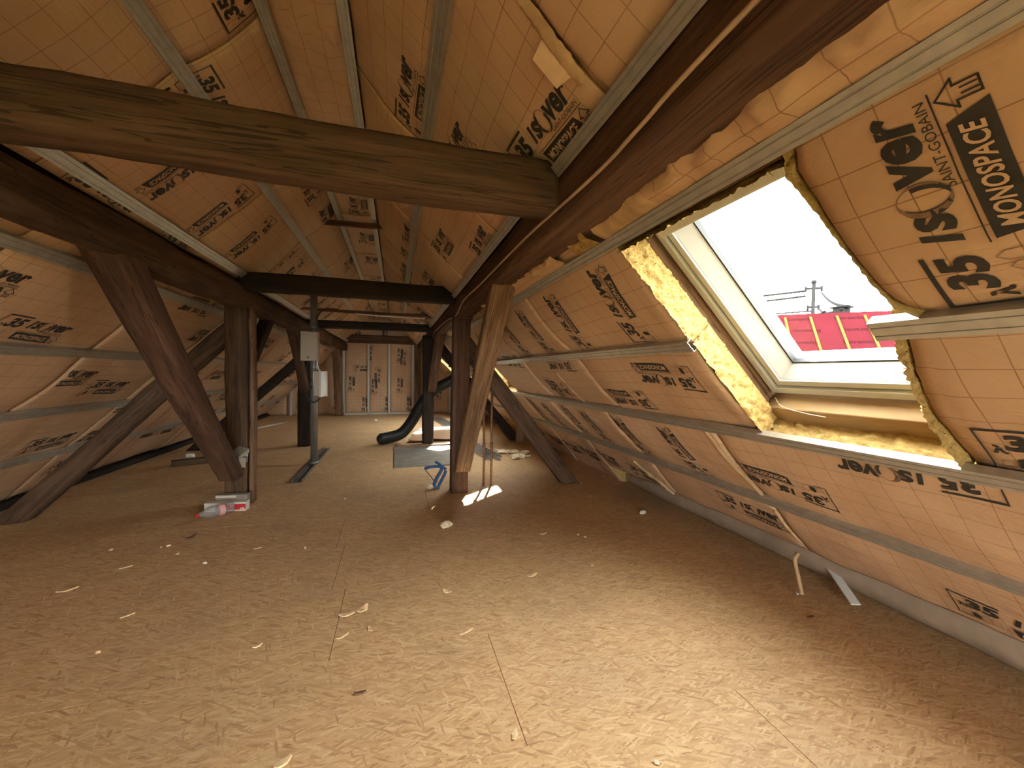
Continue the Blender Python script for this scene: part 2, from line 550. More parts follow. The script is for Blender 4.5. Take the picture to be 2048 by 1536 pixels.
PANELS = {'R': [], 'L': [], 'F': [], 'E': [], 'B': []}
def panel(surf, parent, p0, p1, q0, q1, step=0.05, keep=None, edge=None):
    """one insulation batt: displaced face plus its sides; keep(p,q) clips, edge(p,q)->(p,q) warps the outline"""
    S, rel = SURF[surf]
    g = 0.004
    p0 += g; p1 -= g; q0 += g; q1 -= g
    n = max(2, int(round((p1 - p0) / step))); k = max(2, int(round((q1 - q0) / step)))
    vs = []; uvs = []; fs = []; fm = []
    def pt(i, j, extra):
        p = p0 + (p1 - p0) * i / n; q = q0 + (q1 - q0) * j / k
        if edge: p, q = edge(p, q)
        e = min(p - p0, p1 - p, q - q0, q1 - q)
        tuck = 0.010 * max(0.0, 1 - max(e, 0) / 0.03)
        return p, q, S(p, q, rel(p, q) + tuck if extra is None else extra)
    for i in range(n + 1):
        for j in range(k + 1):
            p, q, w = pt(i, j, None)
            vs.append(w); uvs.append((p, q))
    idx = lambda i, j: i * (k + 1) + j
    for i in range(n):
        for j in range(k):
            fs.append((idx(i, j), idx(i + 1, j), idx(i + 1, j + 1), idx(i, j + 1))); fm.append(0)
    border = [(i, 0) for i in range(n)] + [(n, j) for j in range(k)] + [(i, k) for i in range(n, 0, -1)] + [(0, j) for j in range(k, 0, -1)]
    b0 = len(vs)
    for (i, j) in border:
        p, q, w = pt(i, j, 0.11)
        vs.append(w); uvs.append((p, q))
    nb = len(border)
    for a in range(nb):
        c = (a + 1) % nb
        fs.append((idx(*border[c]), idx(*border[a]), b0 + a, b0 + c)); fm.append(1)
    fs.append(tuple(b0 + a for a in range(nb))); fm.append(1)
    o = link_mesh('insulation_batt', vs, fs, ['facing', 'wool'], parent, uvs, True, fm)
    o.data.polygons.foreach_set('use_smooth', [x == 0 for x in fm])
    PANELS[surf].append((p0, p1, q0, q1, o))
    return o

# ------------------------------------------------------------------ structure shells
def slab(name, fn, rects, o0=0.24, o1=0.32, parent=None):
    mb = MB()
    for (p0, p1, q0, q1) in rects:
        mb.box((p0, q0, o0), (p1, q1, o1), 0, fn)
    return mb.build(name, 'sheath', parent)

wall_right = empty('wall_right')
tag(wall_right, 'right roof slope lined with orange-brown printed insulation batts and roof windows', None, None, 'structure')
rects = []
qa, qb = A_TOP * SQ2 - 0.03, A_BOT * SQ2 + 0.03
cuts = sorted(WINS)
y = Y_BACK - 0.4
rects.append((Y_BACK - 0.4, Y_END + 0.4, -0.95, qa))
rects.append((Y_BACK - 0.4, Y_END + 0.4, qb, 4.0))
for w in cuts:
    rects.append((y, w[0], qa, qb)); y = w[1]
rects.append((y, Y_END + 0.4, qa, qb))
slab('roof_boarding', SR, rects, parent=wall_right)

wall_left = empty('wall_left')
tag(wall_left, 'left roof slope lined with orange-brown printed insulation batts', None, None, 'structure')
slab('roof_boarding', SL, [(0.20, 5.1, Y_BACK - 0.4, Y_END + 0.4)], parent=wall_left)
ceiling = empty('ceiling')
tag(ceiling, 'narrow flat ridge strip of insulation between the two roof slopes', None, None, 'structure')
wall_far = empty('wall_far')
tag(wall_far, 'far gable wall of insulation batts framed by white metal studs', None, None, 'structure')
mb = MB().box((-4.4, Y_END + 0.14, -0.3), (3.6, Y_END + 0.3, 3.6)); mb.build('gable_boarding', 'sheath', wall_far)
wall_back = empty('wall_back')
tag(wall_back, 'gable wall behind the photographer lined with insulation batts', None, None, 'structure')
BWX0, BWX1, BWZ0, BWZ1 = -1.70, 0.95, 0.10, 1.20
mb = MB()
mb.box((-4.4, Y_BACK - 0.3, -0.3), (BWX0, Y_BACK - 0.14, 3.6)); mb.box((BWX1, Y_BACK - 0.3, -0.3), (3.6, Y_BACK - 0.14, 3.6))
mb.box((BWX0, Y_BACK - 0.3, -0.3), (BWX1, Y_BACK - 0.14, BWZ0)); mb.box((BWX0, Y_BACK - 0.3, BWZ1), (BWX1, Y_BACK - 0.14, 3.6))
mb.build('gable_boarding', 'sheath', wall_back)

# floor: sub floor plus staggered OSB panels
floor_o = MB().box((-4.2, Y_BACK - 0.4, -0.20), (3.4, Y_END + 0.4, -0.022)).build('floor', 'sheath')
tag(floor_o, 'attic floor laid with staggered oriented strand board panels', None, None, 'structure')
ROW = 0.57
row0 = 1.17
seams = {0: [0.412], 2: [-0.33, 1.17], 3: [-0.385, 1.03], 1: [-0.26, 1.75], -1: [-0.9, 1.25]}
k = math.floor((Y_BACK - row0) / ROW)
while row0 + k * ROW < Y_END:
    ya = max(row0 + k * ROW, Y_BACK); yb = min(row0 + (k + 1) * ROW, Y_END)
    js = seams.get(k)
    if js is None:
        s = -3.6 + rnd.random() * 2.2
        js = []
        while s < 2.8:
            if s > -3.4: js.append(s)
            s += 2.28
    else:
        js = sorted(js)
        js = ([js[0] - 2.28] if js[0] - 2.28 > -3.5 else []) + js + ([js[-1] + 2.28] if js[-1] + 2.28 < 2.6 else [])
    xs = [-3.75] + js + [2.95]
    for xa, xb in zip(xs, xs[1:]):
        z = 0.0 + rnd.uniform(-0.0012, 0.0)
        MB().box((xa + 0.0013, ya + 0.0004, -0.022), (xb - 0.0013, yb - 0.0004, z)).build('osb_panel', 'osb', floor_o)
    k += 1

# ------------------------------------------------------------------ insulation batts
# right slope: above the purlin, between purlin and window foot, below the windows
YB_U = [-2.6, -1.8, -0.95, -0.12, 0.98, 2.12, 3.2, 4.3, 5.4, 6.5, 7.6, 8.7, 9.8, 11.5]
for y0, y1 in zip(YB_U, YB_U[1:]):
    panel('R', wall_right, y0, y1, -0.205 * SQ2, 0.560 * SQ2, 0.035 if -0.2 < y0 < 3 else 0.07)
Q_M0, Q_M1 = 0.715 * SQ2, 1.545 * SQ2
def win_edge(lo, hi):
    """wavy hand-cut outline on the sides that face a window"""
    def f(p, q):
        if lo is not None and p < lo + 0.02: p = lo + 0.010 * noise.noise(Vector((q * 9, 1.5, lo)))
        if hi is not None and p > hi - 0.02: p = hi + 0.012 * noise.noise(Vector((q * 9, 6.5, hi)))
        return p, q
    return f
mid = [(-2.6, -1.78), (-0.96, -0.30)]
for y0, y1 in mid:
    panel('R', wall_right, y0, y1, Q_M0, Q_M1, 0.06)
mid_far = [(1.335, 2.45), (2.45, 3.65), (3.65, 4.95), (5.58, 6.8), (6.8, 7.33), (8.37, 8.98), (9.68, 11.5)]
for y0, y1 in mid_far:
    lo = y0 if y0 in (1.335, 5.58, 9.68) else None
    hi = y1 if y1 in (4.95, 8.98) else None
    panel('R', wall_right, y0, y1, Q_M0, Q_M1, 0.03 if y0 < 2 else 0.05)
# strips above each window; the hidden one's runs lower to shrink its sun patch
for w in WINS:
    panel('R', wall_right, w[0] + 0.04 if w is not W1 else 0.655, w[1] - 0.03 if w is not W1 else 1.335, Q_M0, (0.95 if w is W2 else 1.05 if w is W4 else 0.815) * SQ2, 0.025)
# the two sheets right of the near window: they hang partly across the glass, with a curved hand-cut edge
def edge_up(q):
    a = q * K2
    pts = [(0.70, 0.655), (0.806, 0.655), (0.84, 0.672), (0.90, 0.660), (0.98, 0.650), (1.065, 0.638), (1.11, 0.622), (1.135, 0.592), (1.16, 0.555)]
    for (a0, e0), (a1, e1) in zip(pts, pts[1:]):
        if a <= a1:
            return e0 + (e1 - e0) * max(0, (a - a0)) / (a1 - a0)
    return pts[-1][1]
def edge_lo(q):
    a = q * K2
    pts = [(1.15, 0.655), (1.21, 0.664), (1.27, 0.678), (1.39, 0.694), (1.47, 0.691), (1.55, 0.680)]
    for (a0, e0), (a1, e1) in zip(pts, pts[1:]):
        if a <= a1:
            return e0 + (e1 - e0) * max(0, (a - a0)) / (a1 - a0)
    return pts[-1][1]
def warp(edge_fn, lo, hi):
    def f(p, q):
        t = (p - lo) / (hi - lo)
        return lo + t * (edge_fn(q) + 0.004 * noise.noise(Vector((q * 40, 0.3, 2.0))) - lo), q
    return f
near_up = panel('R', wall_right, -0.30, 0.66, Q_M0, 1.155 * SQ2, 0.025, None, warp(edge_up, -0.30, 0.66))
near_lo = panel('R', wall_right, -0.30, 0.66, 1.16 * SQ2, Q_M1, 0.025, None, warp(edge_lo, -0.30, 0.66))
YB_D = [-2.6, -1.7, -0.55, 0.55, 1.66, 2.75, 3.85, 4.95, 6.05, 7.15, 8.25, 9.35, 10.45, 11.5]
for y0, y1 in zip(YB_D, YB_D[1:]):
    panel('R', wall_right, y0, y1, 1.55 * SQ2, 2.285 * SQ2 if y1 < 3.9 else 2.60 * SQ2, 0.035 if -0.6 < y0 < 3 else 0.06)
# a rolled strip pushed along the foot of the right slope
n_ = 90
vs = []; fs = []
for i in range(n_ + 1):
    yy = Y_BACK + 0.1 + (3.9 - Y_BACK - 0.1) * i / n_
    rr_ = 0.125 + 0.012 * noise.noise(Vector((yy * 1.7, 2.0, 0))) - 0.07 * max(0, (yy - 2.8) / 1.1) ** 2
    cx_ = 2.53 + 0.015 * noise.noise(Vector((yy * 1.1, 8.0, 0)))
    for k_ in range(16):
        t_ = 2 * math.pi * k_ / 16
        w_ = 1 + 0.06 * noise.noise(Vector((yy * 6, math.cos(t_) * 2, math.sin(t_) * 2)))
        vs.append(Vector((cx_ + rr_ * w_ * 1.05 * math.cos(t_), yy, max(0.001, rr_ * 0.92 + rr_ * w_ * math.sin(t_)))))
for i in range(n_):
    for k_ in range(16):
        k2 = (k_ + 1) % 16
        fs.append((i * 16 + k_, i * 16 + k2, (i + 1) * 16 + k2, (i + 1) * 16 + k_))
fs += [tuple(range(15, -1, -1)), tuple(n_ * 16 + k_ for k_ in range(16))]
tag(link_mesh('insulation_roll', vs, fs, 'roll', None, None, True), 'long greyish rolled insulation strip lying along the foot of the right slope', 'insulation roll')
# left slope
YB_L = [-2.35, -1.1, 0.0, 1.1, 2.2, 3.3, 4.4, 5.5, 6.6, 7.7, 8.8, 9.9, 11.5]
for y0, y1 in zip(YB_L, YB_L[1:]):
    panel('L', wall_left, 0.545 * SQ2, 1.30 * SQ2, y0 - 0.25, min(y1 - 0.25, Y_END) if y1 < 11 else Y_END, 0.04 if -0.2 < y0 < 4 else 0.07)
    panel('L', wall_left, 1.38 * SQ2, 3.19 * SQ2, y0, y1, 0.045 if 0 < y0 < 5 else 0.08)
YB_F = [-2.6, -1.0, 0.4, 1.55, 2.9, 4.15, 5.4, 6.6, 7.8, 9.0, 10.2, 11.5]
for y0, y1 in zip(YB_F, YB_F[1:]):
    panel('F', ceiling, y0, y1, -0.56, -0.20, 0.02 if 0 < y0 < 3 else 0.04)
# far gable
for (x0, x1, z0, z1) in ((-3.30, -2.72, 0, 0.60), (-2.72, -2.05, 0, 1.25), (-2.05, -1.36, 0, 1.95), (-1.34, -0.72, 0, 2.05), (-0.72, -0.18, 0, 2.05), (-0.18, 0.46, 0, 2.05),
                         (0.46, 0.95, 0, 1.9), (0.95, 1.5, 0, 1.45), (1.5, 2.5, 0, 0.9), (-1.36, 0.60, 2.05, 2.72)):
    panel('E', wall_far, x0, x1, z0, z1, 0.10)
for (p0, p1, z0, z1) in ((-2.4, -0.95, 0, 1.35), (1.70, 3.1, 0, 1.35), (-0.95, 1.70, 1.20, 2.60), (-0.95, 1.70, 0, 0.10)):
    panel('B', wall_back, p0, p1, z0, z1, 0.2 if z1 > .5 else 0.1)

# ------------------------------------------------------------------ printed logo
def text_tris(body, size, shear=0.0, offset=0.0, xs=1.0):
    cu = bpy.data.curves.new('tmp_text', 'FONT')
    cu.body = body; cu.size = size; cu.shear = shear; cu.offset = offset
    cu.resolution_u = 3
    ob = bpy.data.objects.new('tmp_text', cu)
    COL.objects.link(ob)
    bpy.context.view_layer.update()
    dg = bpy.context.evaluated_depsgraph_get()
    me = bpy.data.meshes.new_from_object(ob.evaluated_get(dg))
    me.calc_loop_triangles()
    vs = [(v.co.x * xs, v.co.y) for v in me.vertices]
    ts = [tuple(t.vertices) for t in me.loop_triangles]
    bpy.data.objects.remove(ob); bpy.data.curves.remove(cu); bpy.data.meshes.remove(me)
    return vs, ts

def fit_text(body, u0, u1, v0, v1, shear=0.0, offset=0.0):
    vs, ts = text_tris(body, 1.0, shear, offset)
    xs = [v[0] for v in vs]; ys = [v[1] for v in vs]
    a, b, c, d = min(xs), max(xs), min(ys), max(ys)
    return [((x - a) / (b - a) * (u1 - u0) + u0, (y - c) / (d - c) * (v1 - v0) + v0) for x, y in vs], ts

class Flat:
    def __init__(self):
        self.v = []; self.t = []; self.m = []
    def add(self, vs, ts, mi=0):
        n = len(self.v)
        self.v += vs
        for t in ts:
            a, b, c = (vs[i] for i in t)
            ar = (b[0] - a[0]) * (c[1] - a[1]) - (b[1] - a[1]) * (c[0] - a[0])
            if abs(ar) < 1e-12: continue
            t = t if ar > 0 else (t[0], t[2], t[1])
            self.t.append(tuple(i + n for i in t)); self.m.append(mi)
    def quad(self, a, b, c, d, mi=0):
        self.add([a, b, c, d], [(0, 1, 2), (0, 2, 3)], mi)
    def rect(self, u0, v0, u1, v1, mi=0):
        self.quad((u0, v0), (u1, v0), (u1, v1), (u0, v1), mi)
    def line(self, pts, w, closed=False, mi=0):
        n = len(pts)
        for i in range(n if closed else n - 1):
            a = Vector(pts[i]); b = Vector(pts[(i + 1) % n])
            d = (b - a).normalized(); nn = Vector((-d.y, d.x)) * w / 2
            a2 = a - d * w / 2; b2 = b + d * w / 2
            self.quad(tuple(a2 - nn), tuple(b2 - nn), tuple(b2 + nn), tuple(a2 + nn), mi)
    def ring(self, cx, cy, ru, rv, iu, iv, ou, n=20, mi=0, t0=0, t1=2 * math.pi):
        for i in range(n):
            a = t0 + (t1 - t0) * i / n; b = t0 + (t1 - t0) * (i + 1) / n
            P = lambda t, u, v, o: (cx + o + u * math.cos(t), cy + v * math.sin(t))
            self.quad(P(a, iu, iv, ou), P(a, ru, rv, 0), P(b, ru, rv, 0), P(b, iu, iv, ou), mi)
    def refine(self, mx):
        """split triangles until no edge is longer than mx"""
        v, work, out, om = self.v, list(zip(self.t, self.m)), [], []
        cache = {}
        while work:
            (a, b, c), mi = work.pop()
            L = [(Vector(v[a]) - Vector(v[b])).length, (Vector(v[b]) - Vector(v[c])).length, (Vector(v[c]) - Vector(v[a])).length]
            k = L.index(max(L))
            if L[k] <= mx:
                out.append((a, b, c)); om.append(mi); continue
            tri = (a, b, c)
            i, j, o = tri[k], tri[(k + 1) % 3], tri[(k + 2) % 3]
            key = (min(i, j), max(i, j))
            if key not in cache:
                cache[key] = len(v)
                v.append(((v[i][0] + v[j][0]) / 2, (v[i][1] + v[j][1]) / 2))
            mm = cache[key]
            work.append(((i, mm, o), mi)); work.append(((mm, j, o), mi))
        self.t, self.m = out, om
        return self

LOGO_L, LOGO_H = 0.44, 0.170
def make_logo(detail=True):
    f = Flat()
    H = LOGO_H
    f.rect(0.0, H - 0.009, 0.144, H)
    f.rect(0.0, 0.0, 0.0045, H)
    f.rect(0.0, 0.0, 0.045, 0.0035)
    f.add(*fit_text('35', 0.040, 0.138, H - 0.088, H - 0.020, 0.16, 0.045))
    f.add(*fit_text('\u03bb', 0.014, 0.042, H - 0.102, H - 0.066, 0.12, 0.045))
    f.add(*fit_text('I', 0.168, 0.196, H - 0.078, H - 0.020, 0.22, 0.035))
    f.add(*fit_text('s', 0.196, 0.238, H - 0.079, H - 0.022, 0.18, 0.035))
    f.ring(0.268, H - 0.050, 0.035, 0.040, 0.027, 0.037, 0.004, 24, 2)
    f.ring(0.268, H - 0.050, 0.036, 0.040, 0.027, 0.037, 0.006, 10, 0, math.pi * 0.70, math.pi * 1.35)
    f.ring(0.268, H - 0.050, 0.036, 0.040, 0.027, 0.037, -0.005, 10, 0, -math.pi * 0.60, math.pi * 0.1)
    f.add(*fit_text('ver', 0.302, LOGO_L, H - 0.078, H - 0.020, 0.20, 0.035))
    if detail:
        f.add(*fit_text('SAINT-GOBAIN', 0.278, 0.432, H - 0.098, H - 0.083, 0.0, 0.0))
    else:
        f.rect(0.278, H - 0.096, 0.432, H - 0.087, 2)
    f.rect(0.150, H - 0.1055, 0.440, H - 0.103)
    f.quad((0.166, 0.004), (0.400, 0.004), (0.382, 0.058), (0.156, 0.058))
    if detail:
        f.add(*fit_text('MONOSPACE', 0.174, 0.374, 0.016, 0.046, 0.22, 0.022), mi=1)
    else:
        f.rect(0.18, 0.022, 0.365, 0.040, 2)
    A = [(0.423, 0.060), (0.446, 0.036), (0.435, 0.036), (0.435, 0.008), (0.411, 0.008), (0.411, 0.036), (0.400, 0.036)]
    f.line(A, 0.0032, True)
    f.rect(0.417, 0.010, 0.420, 0.030); f.rect(0.426, 0.010, 0.429, 0.030)
    for i, (w, h, fill) in enumerate(((0.020, 0.026, 0), (0.023, 0.040, 1), (0.023, 0.046, 0), (0.023, 0.056, 0))):
        u = 0.020 + i * 0.028; v = 0.014
        P = [(u, v), (u + w, v), (u + w, v + h * 0.75), (u + w / 2, v + h), (u, v + h * 0.75)]
        if fill:
            f.add(P, [(0, 1, 2), (0, 2, 4), (4, 2, 3)])
        else:
            f.line(P, 0.0016, True, 2)
    if detail:
        f.rect(0.022, 0.007, 0.09, 0.0095, 2)
    return f
LOGO_NEAR = make_logo(True).refine(0.035)
LOGO_FAR = make_logo(False).refine(0.09)

def put_logo(surf, p, q, deg, near=True, scale=1.0):
    """p,q: the bracket corner (top left of the print), deg: reading direction on the surface"""
    S, rel = SURF[surf]
    L = LOGO_NEAR if near else LOGO_FAR
    host = None
    c, s = math.cos(math.radians(deg)), math.sin(math.radians(deg))
    pts = []
    for (u, v) in L.v:
        v = v - LOGO_H
        u, v = u * scale, v * scale
        pts.append((p + u * c - v * s, q + u * s + v * c))
    # share the print out over the batts it crosses: keep it on the batt that holds most of it
    best, bn = None, 0
    for pan in PANELS[surf]:
        n = sum(1 for (a, b) in pts[::7] if pan[0] < a < pan[1] and pan[2] < b < pan[3])
        if n > bn: best, bn = pan, n
    if best is None: return
    p0, p1, q0, q1, host = best
    lift = 0.0022 if near else 0.004
    ts, ms = [], []
    for t, mi in zip(L.t, L.m):
        ok = all(p0 + 0.006 < pts[i][0] < p1 - 0.006 and q0 + 0.006 < pts[i][1] < q1 - 0.006 for i in t)
        if ok:
            ts.append(t); ms.append(mi)
    used = sorted({i for t in ts for i in t})
    if not used: return
    re = {i: n for n, i in enumerate(used)}
    up_ids = {i for t, mi in zip(ts, ms) if mi == 1 for i in t}
    vs = [S(pts[i][0], pts[i][1], rel(*pts[i]) - lift - (0.0012 if i in up_ids else 0)) for i in used]
    link_mesh('printed_logo', vs, [tuple(re[i] for i in t) for t in ts], ['print', 'print_pale', 'print_grey'], host, None, False, ms)

LOGOS = [
 ('R', 1.486, 0.593, 177), ('R', 2.085, 0.007, 178), ('R', 2.06, 0.290, 174), ('R', 3.20, 0.396, 180), ('R', 2.62, 0.655, 184), ('R', 3.84, 0.092, 183),
 ('R', 0.45, 0.36, 178), ('R', -0.4, 0.1, 178),
 ('F', 4.112, -0.43, 178), ('F', 3.3, -0.30, 178),
 ('L', 1.259, 2.483, 2), ('L', 1.269, 2.974, 6), ('L', 1.264, 3.499, 6), ('L', 0.999, 3.60, -88), ('L', 0.957, 1.911, -88), ('L', 1.079, 1.985, 90), ('L', 1.251, 1.798, 90),
 ('L', 1.75, 2.75, 91), ('L', 1.72, 2.05, 88),
 ('L', 2.283, 1.97, 90), ('L', 2.53, 2.522, 87), ('L', 2.328, 3.09, 93), ('L', 2.884, 3.141, 87), ('L', 3.016, 3.661, 88), ('L', 3.322, 4.204, 91), ('L', 3.687, 3.828, 93),
 ('L', 2.259, 4.049, -87), ('L', 2.036, 3.653, -88), ('L', 2.546, 4.601, -89), ('L', 3.95, 3.30, 90), ('L', 3.62, 4.75, 90), ('L', 4.10, 4.5, 90),
 ('R', 0.546, 1.603, -91), ('R', 1.705, 1.595, -97), ('R', 2.27, 1.609, -97), ('R', 2.865, 1.609, -98), ('R', 3.39, 1.597, -96),
 ('R', 1.455, 1.921, -4), ('R', 1.979, 2.11, 1), ('R', 2.626, 1.798, -2), ('R', 3.25, 1.86, 86), ('R', 3.05, 2.08, -4), ('R', 3.75, 1.75, -3),
 ('R', 1.228, 2.645, -6), ('R', 0.646, 2.312, 2), ('R', 2.108, 2.883, 178), ('R', 2.727, 3.217, 181), ('R', 1.0, 2.993, 176), ('R', 0.636, 1.994, 179),
 ('R', 2.72, 2.715, -88), ('R', 3.338, 2.742, -86), ('R', 2.158, 2.731, -84), ('R', 3.75, 2.70, -88), ('R', 3.9, 2.95, 178), ('R', 3.3, 3.0, 178), ('R', 4.3, 2.72, -88), ('R', 4.75, 2.72, -88),
 ('R', 2.62, 3.30, 180),
]
for l in LOGOS:
    put_logo(*l)
# the print goes on along the rest of the attic
lr = random.Random(11)
for yy in [4.3 + 0.62 * i for i in range(12)]:
    for q, dg in ((0.70, 180), (0.40, 180), (0.09, 180)):
        if lr.random() < 0.95: put_logo('R', yy + lr.uniform(-.1, .2), q + lr.uniform(-.04, .04), dg + lr.uniform(-3, 3), False)
    for q, dg in ((1.62, -90), (1.95, 0), (2.65, -90), (3.05, 180)):
        if lr.random() < 0.92: put_logo('R', yy + lr.uniform(-.1, .2), q + lr.uniform(-.04, .04), dg + lr.uniform(-3, 3), False)
for yy in [4.1 + 0.55 * i for i in range(13)]:
    for p_, dg, pr_ in ((1.26, 0, 0.95), (0.98, -90, 0.5)):
        if lr.random() < pr_: put_logo('L', p_, yy + lr.uniform(-.1, .2), dg + lr.uniform(-3, 3), False)
for yy in [4.7 + 0.62 * i for i in range(11)]:
    for p_ in (2.0, 2.28, 2.55, 2.95, 3.4, 3.9):
        if lr.random() < 0.75: put_logo('L', p_ + lr.uniform(-.04, .04), yy + lr.uniform(-.1, .2), (90 if lr.random() < .6 else -90) + lr.uniform(-3, 3), False)
for yy in (5.0, 5.9, 6.9, 7.6, 8.6, 9.6, 10.4):
    put_logo('F', yy, -0.42, 178, False)
for (p_, q_, dg) in ((-1.10, 1.35, 0), (-1.24, 0.62, 90), (-0.90, 0.05, 90), (-0.40, 1.30, -90), (-0.66, 0.55, 90), (-0.30, 0.05, 90), (0.28, 1.78, -90), (0.02, 1.42, 90),
                     (0.02, 0.58, 90), (0.28, 0.05, 90), (-1.30, 1.95, -90), (-0.62, 1.9, -90), (-1.95, 1.0, -90), (-1.62, 0.1, 90), (-2.5, 0.15, 90), (-0.9, 2.55, -90), (-0.2, 2.5, -90), (0.7, 0.3, 90), (1.1, 0.4, 90)):
    put_logo('E', p_, q_, dg, False)

# ------------------------------------------------------------------ galvanised battens (open C channels)
def channel_profile(w, d, lip=0.008, t=0.0016):
    """outline of a C profile, web at depth 0, flanges going to +d"""
    h = w / 2
    g = 0.0022
    outer = [(-h + lip, d), (-h, d), (-h, 0), (-h * 0.55, 0), (-h * 0.50, g), (-h * 0.42, g), (-h * 0.37, 0),
             (h * 0.37, 0), (h * 0.42, g), (h * 0.50, g), (h * 0.55, 0), (h, 0), (h, d), (h - lip, d)]
    inner = [(h - lip, d - t), (h - t, d - t), (h - t, t), (h * 0.55, t), (h * 0.50, g + t), (h * 0.42, g + t), (h * 0.37, t),
             (-h * 0.37, t), (-h * 0.42, g + t), (-h * 0.50, g + t), (-h * 0.55, t), (-h + t, t), (-h + t, d - t), (-h + lip, d - t)]
    return outer, inner

def extrude_channel(name, fn, s0, s1, w=0.056, d=0.027, mat='zinc'):
    """fn(s, x, z): s along, x across, z depth away from the room"""
    outer, inner = channel_profile(w, d)
    ring = outer + inner
    n = len(ring)
    vs = [fn(s0, x, z) for x, z in ring] + [fn(s1, x, z) for x, z in ring]
    fs = [(i, (i + 1) % n, n + (i + 1) % n, n + i) for i in range(n)]
    m_ = len(outer)
    for b in (0, n):
        for i in range(m_ - 1):
            j = n - 1 - i
            fs.append((b + i, b + i + 1, b + j - 1, b + j))
    return link_mesh(name, vs, fs, mat)

def batten_R(a, y0, y1, label, group=None, w=0.056, wob=0.0):
    o = extrude_channel('metal_batten', lambda s, x, z: SR(s, a * SQ2 + x + (wob if s == y1 else 0), z - 0.030), y0, y1, w)
    return tag(o, label, 'metal batten', group)
def batten_L(b, y0, y1, label, group=None, w=0.056, wob=0.0):
    o = extrude_channel('metal_batten', lambda s, x, z: SL(-b * SQ2 + x + (wob if s == y1 else 0), s, z - 0.030), y0, y1, w)
    return tag(o, label, 'metal batten', group)

def batten_F(x_, y0, y1, label, w=0.044):
    o = extrude_channel('metal_batten', lambda s, x, z: Vector((x_ + x, s, FLAT_Z - 0.055 + z)), y0, y1, w)
    return tag(o, label, 'metal batten')

batten_R(BR[0], Y_BACK, Y_END - 0.02, 'long galvanised batten crossing just above the skylight heads on the right slope', None, 0.046)
batten_R(BR[1], Y_BACK, 0.695, 'galvanised batten stub with cut end jutting over the near skylight from the right', None, 0.058)
batten_R(BR[1], 1.325, 4.93, 'galvanised batten at mid-height of the right slope running away from the near skylight', None, 0.050)
batten_R(BR[1], 5.60, 7.30, 'galvanised batten between the second skylight and the next one up the right slope')
batten_R(BR[1], 8.40, 8.96, 'galvanised batten just before the farthest skylight on the right slope')
batten_R(BR[2], Y_BACK, Y_END - 0.02, 'long galvanised batten passing under the foot of the skylights')
batten_R(BR[3], Y_BACK, Y_END - 0.02, 'lowest galvanised batten on the right slope near the floor', None, 0.060)
batten_R(0.557, Y_BACK, 1.42, 'galvanised batten above the right purlin ending at the near collar beam', None, 0.044)
batten_R(0.545, 1.47, 3.86, 'galvanised batten above the right purlin between the near and second collar beams', None, 0.046)
batten_R(0.540, 4.02, 11.4, 'galvanised batten above the right purlin beyond the second collar beam')
batten_R(0.148, Y_BACK, 11.4, 'galvanised batten midway up the right side of the ceiling')
batten_F(-0.212, Y_BACK, 11.4, 'galvanised batten along the right edge of the flat ridge strip')
batten_F(-0.525, Y_BACK, 11.4, 'galvanised batten along the left edge of the flat ridge strip')
batten_L(-0.845, Y_BACK, 11.4, 'galvanised batten midway up the left side of the ceiling', None, 0.058)
batten_L(-1.245, Y_BACK, 3.84, 'pale galvanised batten along the top of the left purlin reaching the second collar beam', None, 0.058)
batten_L(-1.255, 4.03, 11.4, 'galvanised batten above the left purlin beyond the second collar beam')
batten_L(BL[0], Y_BACK, 11.4, 'uppermost galvanised batten on the lower left slope behind the big brace', None, 0.060)
batten_L(BL[1], Y_BACK, 11.4, 'second galvanised batten down the lower left slope', None, 0.060)
batten_L(BL[2], Y_BACK, 11.4, 'third galvanised batten down the lower left slope', None, 0.060)
batten_L(BL[3], Y_BACK, 11.4, 'lowest galvanised batten on the left slope near the floor', None, 0.060)

